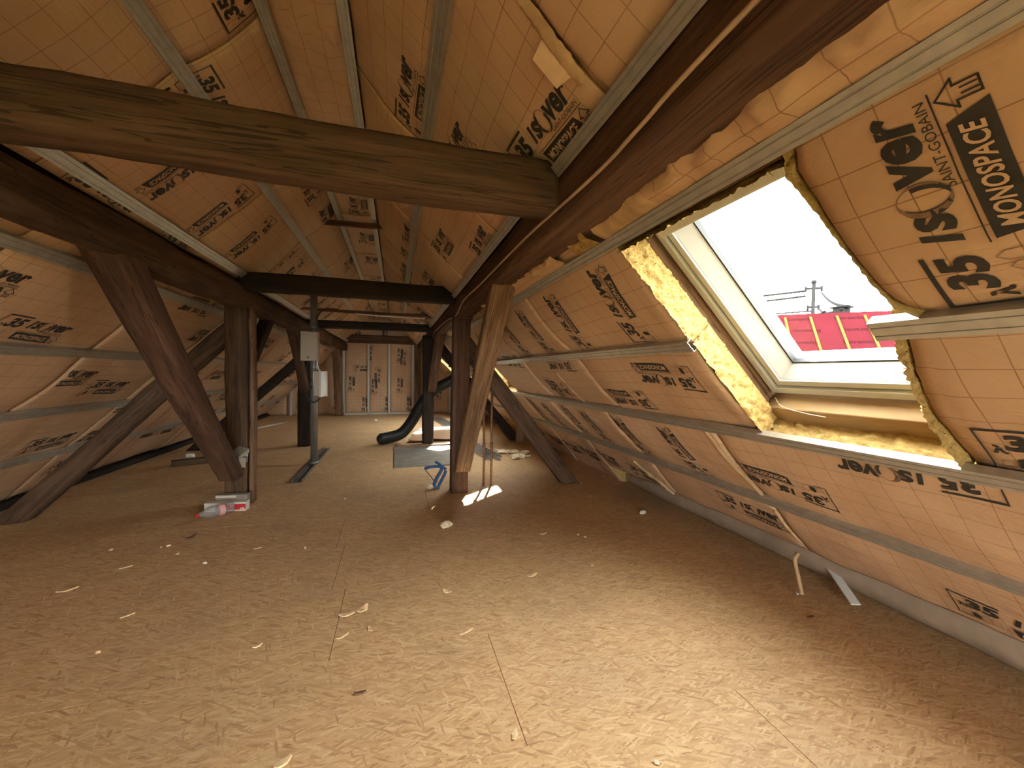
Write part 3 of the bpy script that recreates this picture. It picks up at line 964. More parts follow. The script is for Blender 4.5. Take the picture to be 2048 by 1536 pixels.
# ------------------------------------------------------------------ old timbers
def timber(name, p0, p1, w, h, mat, label, cat, amp=0.007, cham=0.02, seed=0.0, upv=(0, 0, 1), taper=(1, 1), bend=0.0, cuts=(), step=0.07, parent=None, low=0.0):
    """hewn timber: length along local x; w across (local y), h along upv (local z)"""
    p0 = Vector(p0); p1 = Vector(p1)
    ax = (p1 - p0); L = ax.length; ax.normalize()
    u = Vector(upv); yv = u.cross(ax)
    if yv.length < 1e-4: yv = Vector((0, 1, 0)).cross(ax)
    yv.normalize(); zv = ax.cross(yv)
    n = max(3, int(L / step))
    hw, hh = w / 2, h / 2
    sec = []
    m_ = 4
    for (cx, cy, a0) in ((hw - cham, hh - cham, 0), (-hw + cham, hh - cham, 90), (-hw + cham, -hh + cham, 180), (hw - cham, -hh + cham, 270)):
        for k_ in range(3):
            t = math.radians(a0 + 45 * k_)
            sec.append((cx + cham * math.cos(t), cy + cham * math.sin(t)))
    # extra points along the flat faces
    full = []
    for i in range(len(sec)):
        a = sec[i]; b = sec[(i + 1) % len(sec)]
        full.append(a)
        if (Vector(a) - Vector(b)).length > cham * 1.2:
            full.append((a[0] * .67 + b[0] * .33, a[1] * .67 + b[1] * .33))
            full.append((a[0] * .33 + b[0] * .67, a[1] * .33 + b[1] * .67))
    ns = len(full)
    vs = []; fs = []
    for i in range(n + 1):
        t = i / n; x = L * t
        tp = taper[0] + (taper[1] - taper[0]) * t
        oy = 1.6 * amp * noise.noise(Vector((x * 0.9, seed, 0.2)))
        oz = 1.6 * amp * noise.noise(Vector((x * 0.9, seed, 5.2))) + bend * math.sin(math.pi * t)
        for (yy, zz) in full:
            d = amp * noise.noise(Vector((x * 2.6, yy * 9 + seed, zz * 9))) + 0.4 * amp * noise.noise(Vector((x * 11, yy * 22 + seed, zz * 22)))
            r = Vector((yy, zz)); r = r + r.normalized() * d
            vs.append(Vector((x, r.x * tp + oy, r.y * tp + oz)))
    for i in range(n):
        for k_ in range(ns):
            k2 = (k_ + 1) % ns
            fs.append((i * ns + k_, i * ns + k2, (i + 1) * ns + k2, (i + 1) * ns + k_))
    fs.append(tuple(range(ns - 1, -1, -1))); fs.append(tuple(n * ns + k_ for k_ in range(ns)))
    mw = Matrix.Identity(4)
    for i in range(3):
        mw[i][0] = ax[i]; mw[i][1] = yv[i]; mw[i][2] = zv[i]; mw[i][3] = p0[i]
    o = link_mesh(name, vs, fs, mat, None, None, True)
    if cuts:
        bm = bmesh.new(); bm.from_mesh(o.data)
        inv = mw.inverted()
        for co, no in cuts:
            c = inv @ Vector(co); nn = (inv.to_3x3() @ Vector(no)).normalized()
            geom = bm.verts[:] + bm.edges[:] + bm.faces[:]
            res = bmesh.ops.bisect_plane(bm, geom=geom, plane_co=c, plane_no=nn, clear_outer=True)
            es = [e for e in res['geom_cut'] if isinstance(e, bmesh.types.BMEdge)]
            if es:
                bmesh.ops.contextual_create(bm, geom=es)
        bm.to_mesh(o.data); bm.free()
    o.data.polygons.foreach_set('use_smooth', [len(p.vertices) < 6 for p in o.data.polygons])
    o.matrix_world = mw
    if parent is not None:
        o.parent = parent
        o.matrix_parent_inverse = parent.matrix_world.inverted()
    else:
        tag(o, label, cat)
    return o
FLOORCUT = ((0, 0, 0.0), (0, 0, -1))

# purlins
timber('timber_purlin', (0.640, Y_BACK, 1.835), (0.640, 11.45, 1.835), 0.165, 0.19, 'wood_red', 'long reddish-brown purlin along the right slope with a cable running on it', 'beam', 0.006, 0.018, 1.0, step=0.12)
timber('timber_purlin', (-1.335, Y_BACK, 1.825), (-1.335, 11.45, 1.835), 0.18, 0.20, 'wood_dark', 'long wavy dark purlin log along the left slope', 'beam', 0.017, 0.045, 2.0, step=0.07)
# collar beams across
timber('collar_beam', (-1.45, 1.40, 1.885), (0.74, 1.40, 1.880), 0.15, 0.165, 'wood_beam', 'big near collar beam of hewn brown timber crossing the top of the view', 'beam', 0.009, 0.022, 3.0,
       cuts=[((0.56, 1.4, 1.90), (1, 0, 0.9)), ((-1.30, 1.4, 1.90), (-1, 0, 0.9))], step=0.05)
timber('collar_beam', (-1.42, 3.94, 1.945), (0.72, 3.94, 1.955), 0.15, 0.155, 'wood_black', 'second collar beam, nearly black, resting across both front posts', 'beam', 0.006, 0.018, 4.0,
       cuts=[((0.505, 3.94, 1.985), (1, 0, 1)), ((-1.27, 3.94, 1.98), (-1, 0, 1))])
timber('collar_beam', (-1.42, 6.68, 1.905), (0.60, 6.68, 1.915), 0.14, 0.12, 'wood_black', 'third collar beam, black and thinner, behind the conduit pipe', 'beam', 0.006, 0.018, 5.0)
timber('collar_beam', (-1.50, 11.02, 2.06), (0.62, 11.02, 2.08), 0.13, 0.12, 'wood_dark', 'far collar beam in front of the gable wall top', 'beam', 0.005, 0.018, 6.0)
timber('lintel_beam', (-1.36, 11.36, 1.99), (0.60, 11.36, 1.99), 0.12, 0.10, 'wood_red', 'reddish beam directly above the white framed gable panels', 'beam', 0.004, 0.015, 6.5)
timber('ridge_collar', (-0.655, 4.15, 2.605), (-0.125, 4.15, 2.625), 0.045, 0.045, 'wood_red', 'short thin dark crosspiece just under the ridge', 'beam', 0.003, 0.008, 7.0)
# posts
lp = timber('timber_post', (-1.355, 4.085, 0.0), (-1.345, 4.085, 1.78), 0.17, 0.175, 'wood_dark', 'front left timber post with a brace, bracket and split edge slab', 'post', 0.010, 0.022, 8.0, upv=(0, 1, 0))
timber('edge_slab', (-1.243, 4.075, -0.0), (-1.236, 4.08, 1.74), 0.10, 0.040, 'wood_brown', None, None, 0.007, 0.014, 8.5, upv=(1, 0, 0), parent=lp)
rp_ = timber('timber_post', (0.612, 3.94, 0.0), (0.622, 3.94, 1.75), 0.165, 0.165, 'wood_red', 'front right dark timber post with the tan brace leaning on it', 'post', 0.004, 0.014, 9.0, upv=(0, 1, 0))
timber('head_pad', (0.72, 3.94, 1.735), (0.55, 3.94, 1.735), 0.17, 0.03, 'wood_red', None, None, 0.003, 0.008, 9.5, parent=rp_)
timber('timber_post', (-1.375, 6.90, 0.0), (-1.365, 6.90, 1.75), 0.19, 0.18, 'wood_black', 'second left post, dark, just behind the conduit pipe', 'post', 0.006, 0.018, 10.0, upv=(0, 1, 0))
timber('timber_post', (0.505, 6.53, 0.0), (0.50, 6.60, 1.78), 0.175, 0.16, 'wood_black', 'second right post, sooty black, standing at the grey floor sheet', 'post', 0.008, 0.03, 11.0, upv=(0, 1, 0))
timber('timber_post', (-1.42, 11.22, 0.0), (-1.50, 11.15, 1.95), 0.19, 0.16, 'wood_brown', 'far left post standing before the gable wall', 'post', 0.006, 0.018, 12.0, upv=(0, 1, 0))
timber('timber_post', (0.58, 11.15, 0.0), (0.58, 11.15, 1.95), 0.17, 0.16, 'wood_dark', 'far right post standing before the gable wall', 'post', 0.006, 0.018, 13.0, upv=(0, 1, 0))
# braces in the line of the posts
timber('timber_brace', (-1.355, 2.38, 1.86), (-1.355, 3.99, 0.20), 0.165, 0.165, 'wood_red', 'thick reddish brace leaning from the left purlin down to the front left post', 'brace', 0.009, 0.03, 14.0, taper=(1.08, 0.9),
       cuts=[((-1.355, 4.02, 0.3), (0, 1, 0)), ((-1.355, 3.8, 0.235), (0, 0.35, -1))])
timber('timber_brace', (-1.36, 5.02, 1.80), (-1.36, 4.10, 1.05), 0.11, 0.11, 'wood_black', 'dark brace rising behind the front left post to the purlin', 'brace', 0.005, 0.015, 15.0)
timber('timber_brace', (0.635, 2.36, 1.79), (0.625, 3.86, 0.205), 0.145, 0.085, 'wood_tan', 'tan brace leaning from the right purlin to the foot of the front right post', 'brace', 0.004, 0.012, 16.0,
       cuts=[((0.62, 3.87, 0.3), (0, 1, 0)), ((0.62, 3.8, 0.23), (0, 0, -1))])
timber('timber_brace', (-1.365, 6.02, 1.80), (-1.37, 6.88, 0.85), 0.12, 0.12, 'wood_dark', 'brace from the left purlin to the second left post beside the grey boxes', 'brace', 0.005, 0.015, 17.0)
timber('timber_brace', (0.62, 5.86, 1.78), (0.55, 6.50, 0.90), 0.14, 0.12, 'wood_red', 'brown brace from the right purlin to the second right post', 'brace', 0.005, 0.015, 18.0)
# struts to the floor in the cross planes
timber('timber_strut', (-1.38, 4.15, 1.60), (-2.93, 3.97, -0.10), 0.14, 0.155, 'wood_dark', 'long dark strut slanting from the front left post to the floor at the left', 'strut', 0.008, 0.028, 19.0, cuts=[FLOORCUT])
timber('timber_strut', (0.64, 3.97, 1.52), (1.90, 3.97, -0.08), 0.14, 0.155, 'wood_dark', 'dark strut slanting from the front right post to the floor at the right', 'strut', 0.006, 0.018, 20.0, cuts=[FLOORCUT])
timber('timber_strut', (-1.40, 6.85, 1.40), (-2.95, 6.85, -0.12), 0.13, 0.13, 'wood_black', 'dark strut from the second left post to the left floor edge', 'strut', 0.006, 0.02, 21.0, cuts=[FLOORCUT])
timber('timber_strut', (0.62, 6.72, 1.72), (2.10, 6.72, -0.06), 0.13, 0.15, 'wood_black', 'dark strut from the second right post to the right floor edge', 'strut', 0.006, 0.02, 22.0, cuts=[FLOORCUT])
timber('timber_prop', (2.03, 6.42, 0.0), (2.06, 6.42, 0.36), 0.14, 0.09, 'wood_tan', 'short tan prop block under the right slope behind the dark strut', 'prop', 0.003, 0.01, 23.0, upv=(0, 1, 0), cuts=[((2.03, 6.42, 0.34), (0.7, 0, 0.7))])
timber('foot_shade_strip', (-3.165, Y_BACK, 0.03), (-3.165, 11.4, 0.03), 0.13, 0.06, 'wood_black', 'low black strip standing in for the shaded gap along the foot of the left slope', 'beam', 0.006, 0.01, 24.0, step=0.2)  # dark strip stands in for the shadowed gap below the lining

# ------------------------------------------------------------------ near skylight and its neighbours
def bar_RY(mb, a0, a1, y0, y1, o0, o1, mi=0):
    mb.box((y0, a0 * SQ2, o0), (y1, a1 * SQ2, o1), mi, SR)

def frame_ring(mb, ao0, ao1, yo0, yo1, ai0, ai1, yi0, yi1, o0, o1, o0i=None, o1i=None):
    """mitred rectangular ring between an outer and an inner rectangle; inner edges may sit at other depths"""
    o0i = o0 if o0i is None else o0i; o1i = o1 if o1i is None else o1i
    O = [(yo0, ao0), (yo1, ao0), (yo1, ao1), (yo0, ao1)]
    I = [(yi0, ai0), (yi1, ai0), (yi1, ai1), (yi0, ai1)]
    vs = []
    for (yy, aa) in O: vs.append(SR(yy, aa * SQ2, o0))
    for (yy, aa) in I: vs.append(SR(yy, aa * SQ2, o0i))
    for (yy, aa) in O: vs.append(SR(yy, aa * SQ2, o1))
    for (yy, aa) in I: vs.append(SR(yy, aa * SQ2, o1i))
    fs = []
    for i in range(4):
        j = (i + 1) % 4
        fs += [(i, j, 4 + j, 4 + i), (8 + i, 12 + i, 12 + j, 8 + j), (i, 8 + i, 8 + j, j), (4 + i, 4 + j, 12 + j, 12 + i)]
    mb.add(vs, fs)

def ring(mb, A0, A1, Y0, Y1, s0, s1, o0, o1, o0i=None, o1i=None):
    """ring inset from the window rectangle by s0 (outside) to s1 (inside), metres"""
    k_ = K2
    frame_ring(mb, A0 + s0 * k_, A1 - s0 * k_, Y0 + s0, Y1 - s0, A0 + s1 * k_, A1 - s1 * k_, Y0 + s1, Y1 - s1, o0, o1, o0i, o1i)

def skylight(name, Y0, Y1, label):
    A0, A1 = 0.795, 1.487
    root = empty(name, SR(Y0, A1 * SQ2, 0.2))
    tag(root, label, None, None, 'structure')
    def fin(mb, nm, mat, bev=0.003):
        o = mb.build(nm, mat, root)
        o.matrix_parent_inverse = root.matrix_world.inverted()
        if bev: bevel_mod(o, bev)
        return o
    bpy.context.view_layer.update()
    mb = MB()
    ring(mb, A0, A1, Y0, Y1, 0.0, 0.012, 0.178, 0.30)
    ring(mb, A0, A1, Y0, Y1, 0.010, 0.040, 0.166, 0.30)
    fin(mb, 'outer_frame', 'white_frame')
    mb = MB(); ring(mb, A0, A1, Y0, Y1, 0.041, 0.047, 0.186, 0.30); fin(mb, 'frame_gasket', 'gasket', 0)
    mb = MB()
    ring(mb, A0, A1, Y0, Y1, 0.048, 0.075, 0.176, 0.31)
    ring(mb, A0, A1, Y0, Y1, 0.075, 0.118, 0.182, 0.31, 0.236, 0.31)
    fin(mb, 'sash', 'white_frame')
    mb = MB(); ring(mb, A0, A1, Y0, Y1, 0.118, 0.125, 0.238, 0.262); fin(mb, 'glazing_gasket', 'gasket', 0)
    mb = MB(); k_ = K2
    bar_RY(mb, A0 + 0.112 * k_, A1 - 0.112 * k_, Y0 + 0.112, Y1 - 0.112, 0.248, 0.252); g = fin(mb, 'glass_pane', 'glass', 0)
    mb = MB()
    s = 0.055
    bar_RY(mb, A0 + 0.028, A0 + 0.075, Y0 + s, Y1 - s, 0.135, 0.172)
    fin(mb, 'ventilation_bar', 'white_frame', 0.006)
    mb = MB()
    ring(mb, A0 - 0.02, A1 + 0.02, Y0 - 0.03, Y1 + 0.03, 0.0, 0.07, 0.302, 0.33)
    fin(mb, 'flashing', 'zinc_dark', 0)
    # portal for daylight through the pane
    ld = bpy.data.lights.new('window_portal', 'AREA')
    ld.shape = 'RECTANGLE'; ld.size = Y1 - Y0 - 0.2; ld.size_y = (A1 - A0) * SQ2 - 0.2
    ld.cycles.is_portal = True
    lo = bpy.data.objects.new('window_portal', ld); COL.objects.link(lo)
    c = SR((Y0 + Y1) / 2, (A0 + A1) / 2 * SQ2, 0.275)
    zv = Vector((K2, 0, K2)); xv = Vector((0, 1, 0)); yv = zv.cross(xv)
    mw = Matrix.Identity(4)
    for i in range(3):
        mw[i][0] = xv[i]; mw[i][1] = yv[i]; mw[i][2] = zv[i]; mw[i][3] = c[i]
    lo.matrix_world = mw
    return root
skylight('window_1', W1[0], W1[1], 'near open white roof window on the right slope with red roof outside')
skylight('window_2', W2[0], W2[1], 'second roof window along the right slope glowing beside the dark strut')
skylight('window_3', W3[0], W3[1], 'far roof window seen as a bright sliver beyond the right posts')
skylight('added_window_6', W4[0], W4[1], 'added roof window on the right slope hidden behind the struts of the second right post')  # added opening, brightens the floor in the middle distance
skylight('added_window_4', W0[0], W0[1], 'added roof window on the right slope behind the photographer for fill light')  # unseen opening added so more daylight reaches the near end
# unseen glazed gable opening, added behind the camera as fill light
gw = empty('added_window_5', (BWX0, Y_BACK - 0.2, BWZ0)); tag(gw, 'added wide glazed gable window behind the photographer for fill light', None, None, 'structure')
bpy.context.view_layer.update()
def gpart(mb, nm, mat):
    o = mb.build(nm, mat, gw); o.matrix_parent_inverse = gw.matrix_world.inverted(); return o
mb = MB()
for (x0, x1, z0, z1) in ((BWX0, BWX0 + .07, BWZ0, BWZ1), (BWX1 - .07, BWX1, BWZ0, BWZ1), (BWX0 + .07, BWX1 - .07, BWZ0, BWZ0 + .07), (BWX0 + .07, BWX1 - .07, BWZ1 - .07, BWZ1), (-0.40, -0.30, BWZ0 + .07, BWZ1 - .07)):
    mb.box((x0, Y_BACK - .24, z0), (x1, Y_BACK - .17, z1))
gpart(mb, 'frame', 'white_frame')
for (x0, x1) in ((BWX0 + .07, -0.40), (-0.30, BWX1 - .07)):
    gpart(MB().box((x0, Y_BACK - .208, BWZ0 + .07), (x1, Y_BACK - .202, BWZ1 - .07)), 'glass_pane', 'glass')
ld = bpy.data.lights.new('window_portal', 'AREA'); ld.shape = 'RECTANGLE'; ld.size = BWX1 - BWX0; ld.size_y = BWZ1 - BWZ0; ld.cycles.is_portal = True
lo = bpy.data.objects.new('window_portal', ld); COL.objects.link(lo)
lo.location = ((BWX0 + BWX1) / 2, Y_BACK - 0.25, (BWZ0 + BWZ1) / 2); lo.rotation_euler = (math.radians(90), 0, 0)

# rafters and trimmers around the skylights
def slope_timber(name, a0, a1, y0, y1, o0, o1, mat, label, along='a', seed=0.0):
    q0, q1 = a0 * SQ2, a1 * SQ2
    if along == 'a':
        p0 = SR((y0 + y1) / 2, q0, (o0 + o1) / 2); p1 = SR((y0 + y1) / 2, q1, (o0 + o1) / 2)
        return timber(name, p0, p1, y1 - y0, o1 - o0, mat, label, 'rafter', 0.003, 0.006, seed, upv=(K2, 0, K2))
    p0 = SR(y0, (q0 + q1) / 2, (o0 + o1) / 2); p1 = SR(y1, (q0 + q1) / 2, (o0 + o1) / 2)
    return timber(name, p0, p1, q1 - q0, o1 - o0, mat, label, 'trimmer', 0.002, 0.006, seed, upv=(K2, 0, K2))
for i, (w, nm) in enumerate(((W1, 'near'), (W2, 'second'), (W3, 'far'), (W4, 'added third'))):
    slope_timber('roof_rafter', 0.60, 1.62, w[1] + 0.004, w[1] + 0.085, 0.095, 0.236, 'wood_brown', 'brown rafter flanking the %s skylight on its left side' % nm, 'a', 30 + i)
    slope_timber('roof_rafter', 0.60, 1.62, w[0] - 0.085, w[0] - 0.004, 0.115, 0.236, 'wood_brown', 'brown rafter flanking the %s skylight on its right side' % nm, 'a', 34 + i)
    slope_timber('sill_trimmer', 1.497, 1.572, w[0] + 0.0, w[1] + 0.0, 0.10, 0.205, 'wood_new', 'new pine trimmer beam below the %s skylight' % nm, 'y', 38 + i)

# cut wool faces around the near opening
def wool_strip(name, fn, s0, s1, d0, d1, parent, amp=0.012, step=0.008, seed=0.0, mat='wool'):
    """rough fibrous face: fn(s, d, h) -> point, h the bulge"""
    n = max(2, int((s1 - s0) / step)); k_ = max(2, int((d1 - d0) / step))
    vs = []; fs = []
    for i in range(n + 1):
        for j in range(k_ + 1):
            s = s0 + (s1 - s0) * i / n; d = d0 + (d1 - d0) * j / k_
            h = amp * (0.9 * noise.noise(Vector((s * 22, d * 30, seed))) + 0.7 * noise.noise(Vector((s * 70, d * 90, seed + 3))) + 0.5 * noise.noise(Vector((s * 160, d * 190, seed + 7))))
            rim = 1.0 + (0.10 * noise.noise(Vector((s * 26, seed, 1.0))) + 0.05 * noise.noise(Vector((s * 90, seed, 4.0)))) * (j / k_)
            vs.append(fn(s, d0 + (d - d0) * rim, h))
    for i in range(n):
        for j in range(k_):
            a = i * (k_ + 1) + j
            fs.append((a, a + k_ + 1, a + k_ + 2, a + 1))
    return link_mesh(name, vs, fs, mat, parent, None, True)
host = [p for p in PANELS['R'] if abs(p[0] - 1.339) < 0.01][0][4]
Q0w, Qm, Q1w = 0.82 * SQ2, 1.150 * SQ2, 1.545 * SQ2
wool_strip('wool_cut_edge', lambda s, d, h: SR(1.333 - h - 0.004 + d * 0.10, s, d), Q0w - 0.02, Qm - 0.010, -0.012, 0.112, host, 0.012, 0.008, 1.0)
wool_strip('wool_cut_edge', lambda s, d, h: SR(1.328 - h - 0.004 + d * 0.12, s, d), Qm + 0.006, Q1w, -0.014, 0.105, host, 0.013, 0.008, 5.0)
host_b = [p for p in PANELS['R'] if p[2] > 2.1 and p[0] < 1.0 < p[1]][0][4]
wool_strip('wool_cut_edge', lambda s, d, h: SR(s, 1.552 * SQ2 - h + d * 0.16 - 0.012, d), 0.60, 1.345, -0.008, 0.112, host_b, 0.016, 0.009, 9.0)
# torn fringe of the strip above the glass and of the two sheets at the right
wool_strip('wool_cut_edge', lambda s, d, h: SR(s, 0.817 * SQ2 + h, d), 0.66, 1.335, -0.03, 0.06, near_up, 0.008, 0.008, 12.0)
wool_strip('wool_cut_edge', lambda s, d, h: SR(edge_up(s) + h + 0.003, s, d), 0.80 * SQ2, 1.15 * SQ2, -0.026, 0.09, near_up, 0.006, 0.008, 15.0)
wool_strip('wool_cut_edge', lambda s, d, h: SR(edge_lo(s) + h + 0.004, s, d), 1.165 * SQ2, 1.54 * SQ2, -0.028, 0.10, near_lo, 0.009, 0.007, 18.0)
# wool tongue poking out above the batten stub
mb = MB()
tv = []
wool_strip('wool_tongue', lambda s, d, h: SR(0.668 - 0.115 * s, 1.570 + 0.066 * (d + s * (1 - d)) + 0.4 * h, 0.0 + 0.07 * (1 - d) * (1 - s) + h), 0.0, 1.0, 0.0, 1.0, near_up, 0.010, 0.04, 21.0)
# wisps
def wisp(pts, r=0.0016, mat='foam', parent=None, name='loose_fibre'):
    return MB().tube(spline(pts, 6), r, 5).build(name, mat, parent, True)
fr = random.Random(5)
mbf = MB()
for i in range(150):
    q = fr.uniform(1.165, 1.54) * SQ2
    e = edge_lo(q)
    o = fr.uniform(-0.02, 0.09)
    L_ = fr.uniform(0.006, 0.022)
    a = SR(e, q, o); b = SR(e + L_, q + fr.uniform(-.008, .008), o + fr.uniform(-.01, .01))
    mbf.tube([a, (a + b) / 2 + Vector((0, 0, fr.uniform(-.003, .003))), b], [0.0016, 0.0012, 0.0005], 4)
for i in range(70):
    s = fr.uniform(0.66, 1.335); o = fr.uniform(-0.03, 0.05); L_ = fr.uniform(0.004, 0.016)
    a = SR(s, 0.815 * SQ2, o); b = SR(s + fr.uniform(-.006, .006), 0.815 * SQ2 + L_, o + fr.uniform(-.006, .006))
    mbf.tube([a, (a + b) / 2, b], [0.0014, 0.001, 0.0005], 4)
for i in range(160):
    q = fr.uniform(0.82, 1.54) * SQ2; o = fr.uniform(-0.01, 0.11); L_ = fr.uniform(0.004, 0.014)
    a = SR(1.328 + o * 0.1, q, o); b = SR(1.328 + o * 0.1 - L_, q + fr.uniform(-.006, .006), o + fr.uniform(-.006, .006))
    mbf.tube([a, (a + b) / 2, b], [0.0014, 0.001, 0.0005], 4)
o = mbf.build('wool_fibres', 'wool', near_lo); o['kind'] = 'stuff'
wisp([SR(1.335, 1.49 * SQ2, 0.15), SR(1.27, 1.487 * SQ2, 0.10), SR(1.17, 1.495 * SQ2, 0.085), SR(1.10, 1.505 * SQ2, 0.088)], 0.0016, 'foam', host_b)

# crumpled wool and film stuffed beside the purlin under the long upper batten
cr = random.Random(3)
for (y0, y1, mat, am) in ((-0.25, 1.02, 'facing', 0.030), (1.0, 1.34, 'torn', 0.014), (1.38, 1.55, 'wool', 0.03), (1.7, 3.3, 'facing', 0.03), (4.3, 5.5, 'facing', 0.04)):
    n = int((y1 - y0) / 0.012)
    vs = []; fs = []; uvs = []
    for i in range(n + 1):
        for j in range(9):
            yy = y0 + (y1 - y0) * i / n
            q = (0.705 + 0.066 * j / 8) * SQ2
            env = math.sin(math.pi * min(1, (8 - j) / 5 + 0.02) / 2)
            h = env * (0.022 + am * (noise.noise(Vector((yy * 9, q * 16, 2.0))) + 0.6 * abs(noise.noise(Vector((yy * 21 + q * 9, q * 30, 5.0))))))
            vs.append(SR(yy, q, -0.022 - h)); uvs.append((yy, q))
    for i in range(n):
        for j in range(8):
            a = i * 9 + j
            fs.append((a, a + 9, a + 10, a + 1))
    par = [p for p in PANELS['R'] if p[0] <= (y0 + y1) / 2 + 0.02 <= p[1] and abs(p[2] - Q_M0) < 0.02][0][4]
    link_mesh('crumpled_film', vs, fs, mat, par, uvs, True)

# slit in the upper right lining: wool showing through a torn seam with a paper flap
def seam_strip(name, fn, pts, widths, parent, mat='wool', seed=0.0, lift=0.012):
    P = spline([(a, b, 0) for a, b in pts], 10)
    vs = []; fs = []
    n = len(P)
    for i, c in enumerate(P):
        t = i / (n - 1) * (len(widths) - 1); w0 = widths[int(min(t, len(widths) - 2))]; w1 = widths[int(min(t, len(widths) - 2)) + 1]
        w = w0 + (w1 - w0) * (t - int(min(t, len(widths) - 2)))
        d = (P[min(i + 1, n - 1)] - P[max(i - 1, 0)]).normalized()
        nn = Vector((-d.y, d.x, 0))
        for j in range(7):
            x = (j / 6 - 0.5) * w * (1 + 0.35 * noise.noise(Vector((i * 0.6, j, seed))))
            c2 = c + nn * x
            h = lift * math.cos((j / 6 - 0.5) * math.pi) * (0.9 + 0.6 * noise.noise(Vector((i * 0.45, j * 0.9, seed + 4))))
            vs.append(fn(c2.x, c2.y, h))
    for i in range(n - 1):
        for j in range(6):
            a = i * 7 + j
            fs.append((a, a + 7, a + 8, a + 1))
    return link_mesh(name, vs, fs, mat, parent, None, True)
hu = [p for p in PANELS['R'] if p[2] < 0 and p[0] < 1.2 < p[1]][0][4]
fnR = lambda p, q, h: SR(p, q, relief_R(p, q) - 0.003 - h)
fnL = lambda p, q, h: SL(p, q, relief_L(p, q) - 0.003 - h)
seam_strip('torn_wool', fnR, [(0.99, 0.30), (0.985, 0.42), (0.98, 0.52), (0.99, 0.62), (0.995, 0.70)], [0.01, 0.03, 0.045, 0.055, 0.03], hu, 'torn', 2.0)
vs = []
FL = [(1.00, 0.55, .004), (1.035, 0.56, .03), (1.035, 0.655, .035), (1.00, 0.665, .006)]
link_mesh('torn_flap', [fnR(p, q, h) for p, q, h in FL] + [fnR(p + 0.002, q, h + 0.002) for p, q, h in FL],
          [(0, 1, 2, 3), (7, 6, 5, 4), (0, 4, 5, 1), (1, 5, 6, 2), (2, 6, 7, 3), (3, 7, 4, 0)], 'print_pale', hu)
# yellowish seam strips on the lower right batts, one with a tail hanging to the floor
hd = [p for p in PANELS['R'] if p[2] > 2.1 and p[0] < 1.8 < p[1]][0][4]
seam_strip('torn_wool', fnR, [(1.712, 2.23), (1.70, 2.42), (1.675, 2.60), (1.66, 2.80)], [0.03, 0.045, 0.04, 0.012], hd, 'torn', 5.0, 0.008)
seam_strip('torn_wool', fnR, [(1.665, 2.86), (1.655, 2.98), (1.64, 3.12)], [0.012, 0.018, 0.014], hd, 'torn', 6.0, 0.008)
tail = wisp([(2.16, 1.635, 0.215), (2.13, 1.63, 0.18), (2.12, 1.60, 0.10), (2.12, 1.585, 0.045), (2.115, 1.575, 0.02)], [0.012] * 0 or 0.011, 'torn', hd, 'hanging_wool_tail')
hs = [p for p in PANELS['R'] if p[2] > 2.1 and p[0] < 2.9 < p[1]][0][4]
seam_strip('torn_wool', fnR, [(3.05, 2.90), (2.95, 3.02), (2.86, 3.10), (2.78, 3.22)], [0.02, 0.06, 0.05, 0.02], hs, 'torn', 8.0, 0.02)
seam_strip('torn_wool', fnR, [(3.0, 1.80), (2.99, 2.0), (2.98, 2.16)], [0.03, 0.05, 0.02], [p for p in PANELS['R'] if p[0] < 3.0 < p[1] and abs(p[2] - Q_M0) < .02][0][4], 'torn', 9.0, 0.008)

# ------------------------------------------------------------------ far gable studs
def stud(x0, z0, x1, z1, label):
    d = Vector((x1 - x0, 0, z1 - z0)); L_ = d.length; d.normalize(); n_ = Vector((-d.z, 0, d.x))
    o = extrude_channel('metal_stud', lambda s, x, z: Vector((x0, Y_END - 0.045, z0)) + d * s + n_ * x + Vector((0, z, 0)), 0, L_, 0.05, 0.035, 'white_frame')
    return tag(o, label, 'metal stud')
stud(-1.345, 0, -1.345, 2.05, 'white upright stud at the left edge of the framed gable panels')
stud(-0.72, 0, -0.72, 2.05, 'white upright stud second from left in the gable frame')
stud(-0.18, 0, -0.18, 2.05, 'white upright stud third from left in the gable frame')
stud(0.455, 0, 0.455, 2.05, 'white upright stud at the right edge of the framed gable panels')
stud(-1.345, 2.04, 0.455, 2.04, 'white top rail of the gable frame')
stud(-1.345, 0.022, 0.455, 0.022, 'white bottom rail of the gable frame')
stud(-2.62, 0, -2.62, 0.65, 'short white stud low at the left of the gable wall')
stud(0.86, 0, 0.86, 1.55, 'white stud right of the far right post on the gable wall')
stud(1.5, 0, 1.5, 0.98, 'white stud at the right end of the gable wall')

# ------------------------------------------------------------------ conduit pipe, boxes and foot rail
pr = empty('conduit_pipe', (-0.985, 5.45, 0)); tag(pr, 'grey vertical steel conduit pipe standing between the left posts', 'pipe')
def add_part(mb, nm, mat, root, smooth=False, bev=0):
    o = mb.build(nm, mat, root, smooth)
    o.matrix_parent_inverse = root.matrix_world.inverted()
    if bev: bevel_mod(o, bev)
    return o
bpy.context.view_layer.update()
add_part(MB().tube([(-0.985, 5.45, 0.02), (-0.985, 5.45, 2.25)], 0.043, 20), 'pipe', 'conduit', pr, True)
add_part(MB().tube([(-0.985, 5.45, 0.018), (-0.985, 5.45, 0.05)], 0.058, 20), 'base_collar', 'conduit', pr, True)
for z in (1.72, 1.18): add_part(MB().tube([(-0.985, 5.45, z), (-0.985, 5.45, z + 0.035)], 0.047, 20), 'pipe_clamp', 'zinc_dark', pr, True)
fo = extrude_channel('foot_rail', lambda s, x, z: Vector((-1.005 + x, s, 0.003 + (0.03 - z) * 0 + z)), 4.62, 6.55, 0.10, 0.03, 'zinc_dark')
tag(fo, 'dark steel channel lying on the floor under the conduit pipe', 'channel')
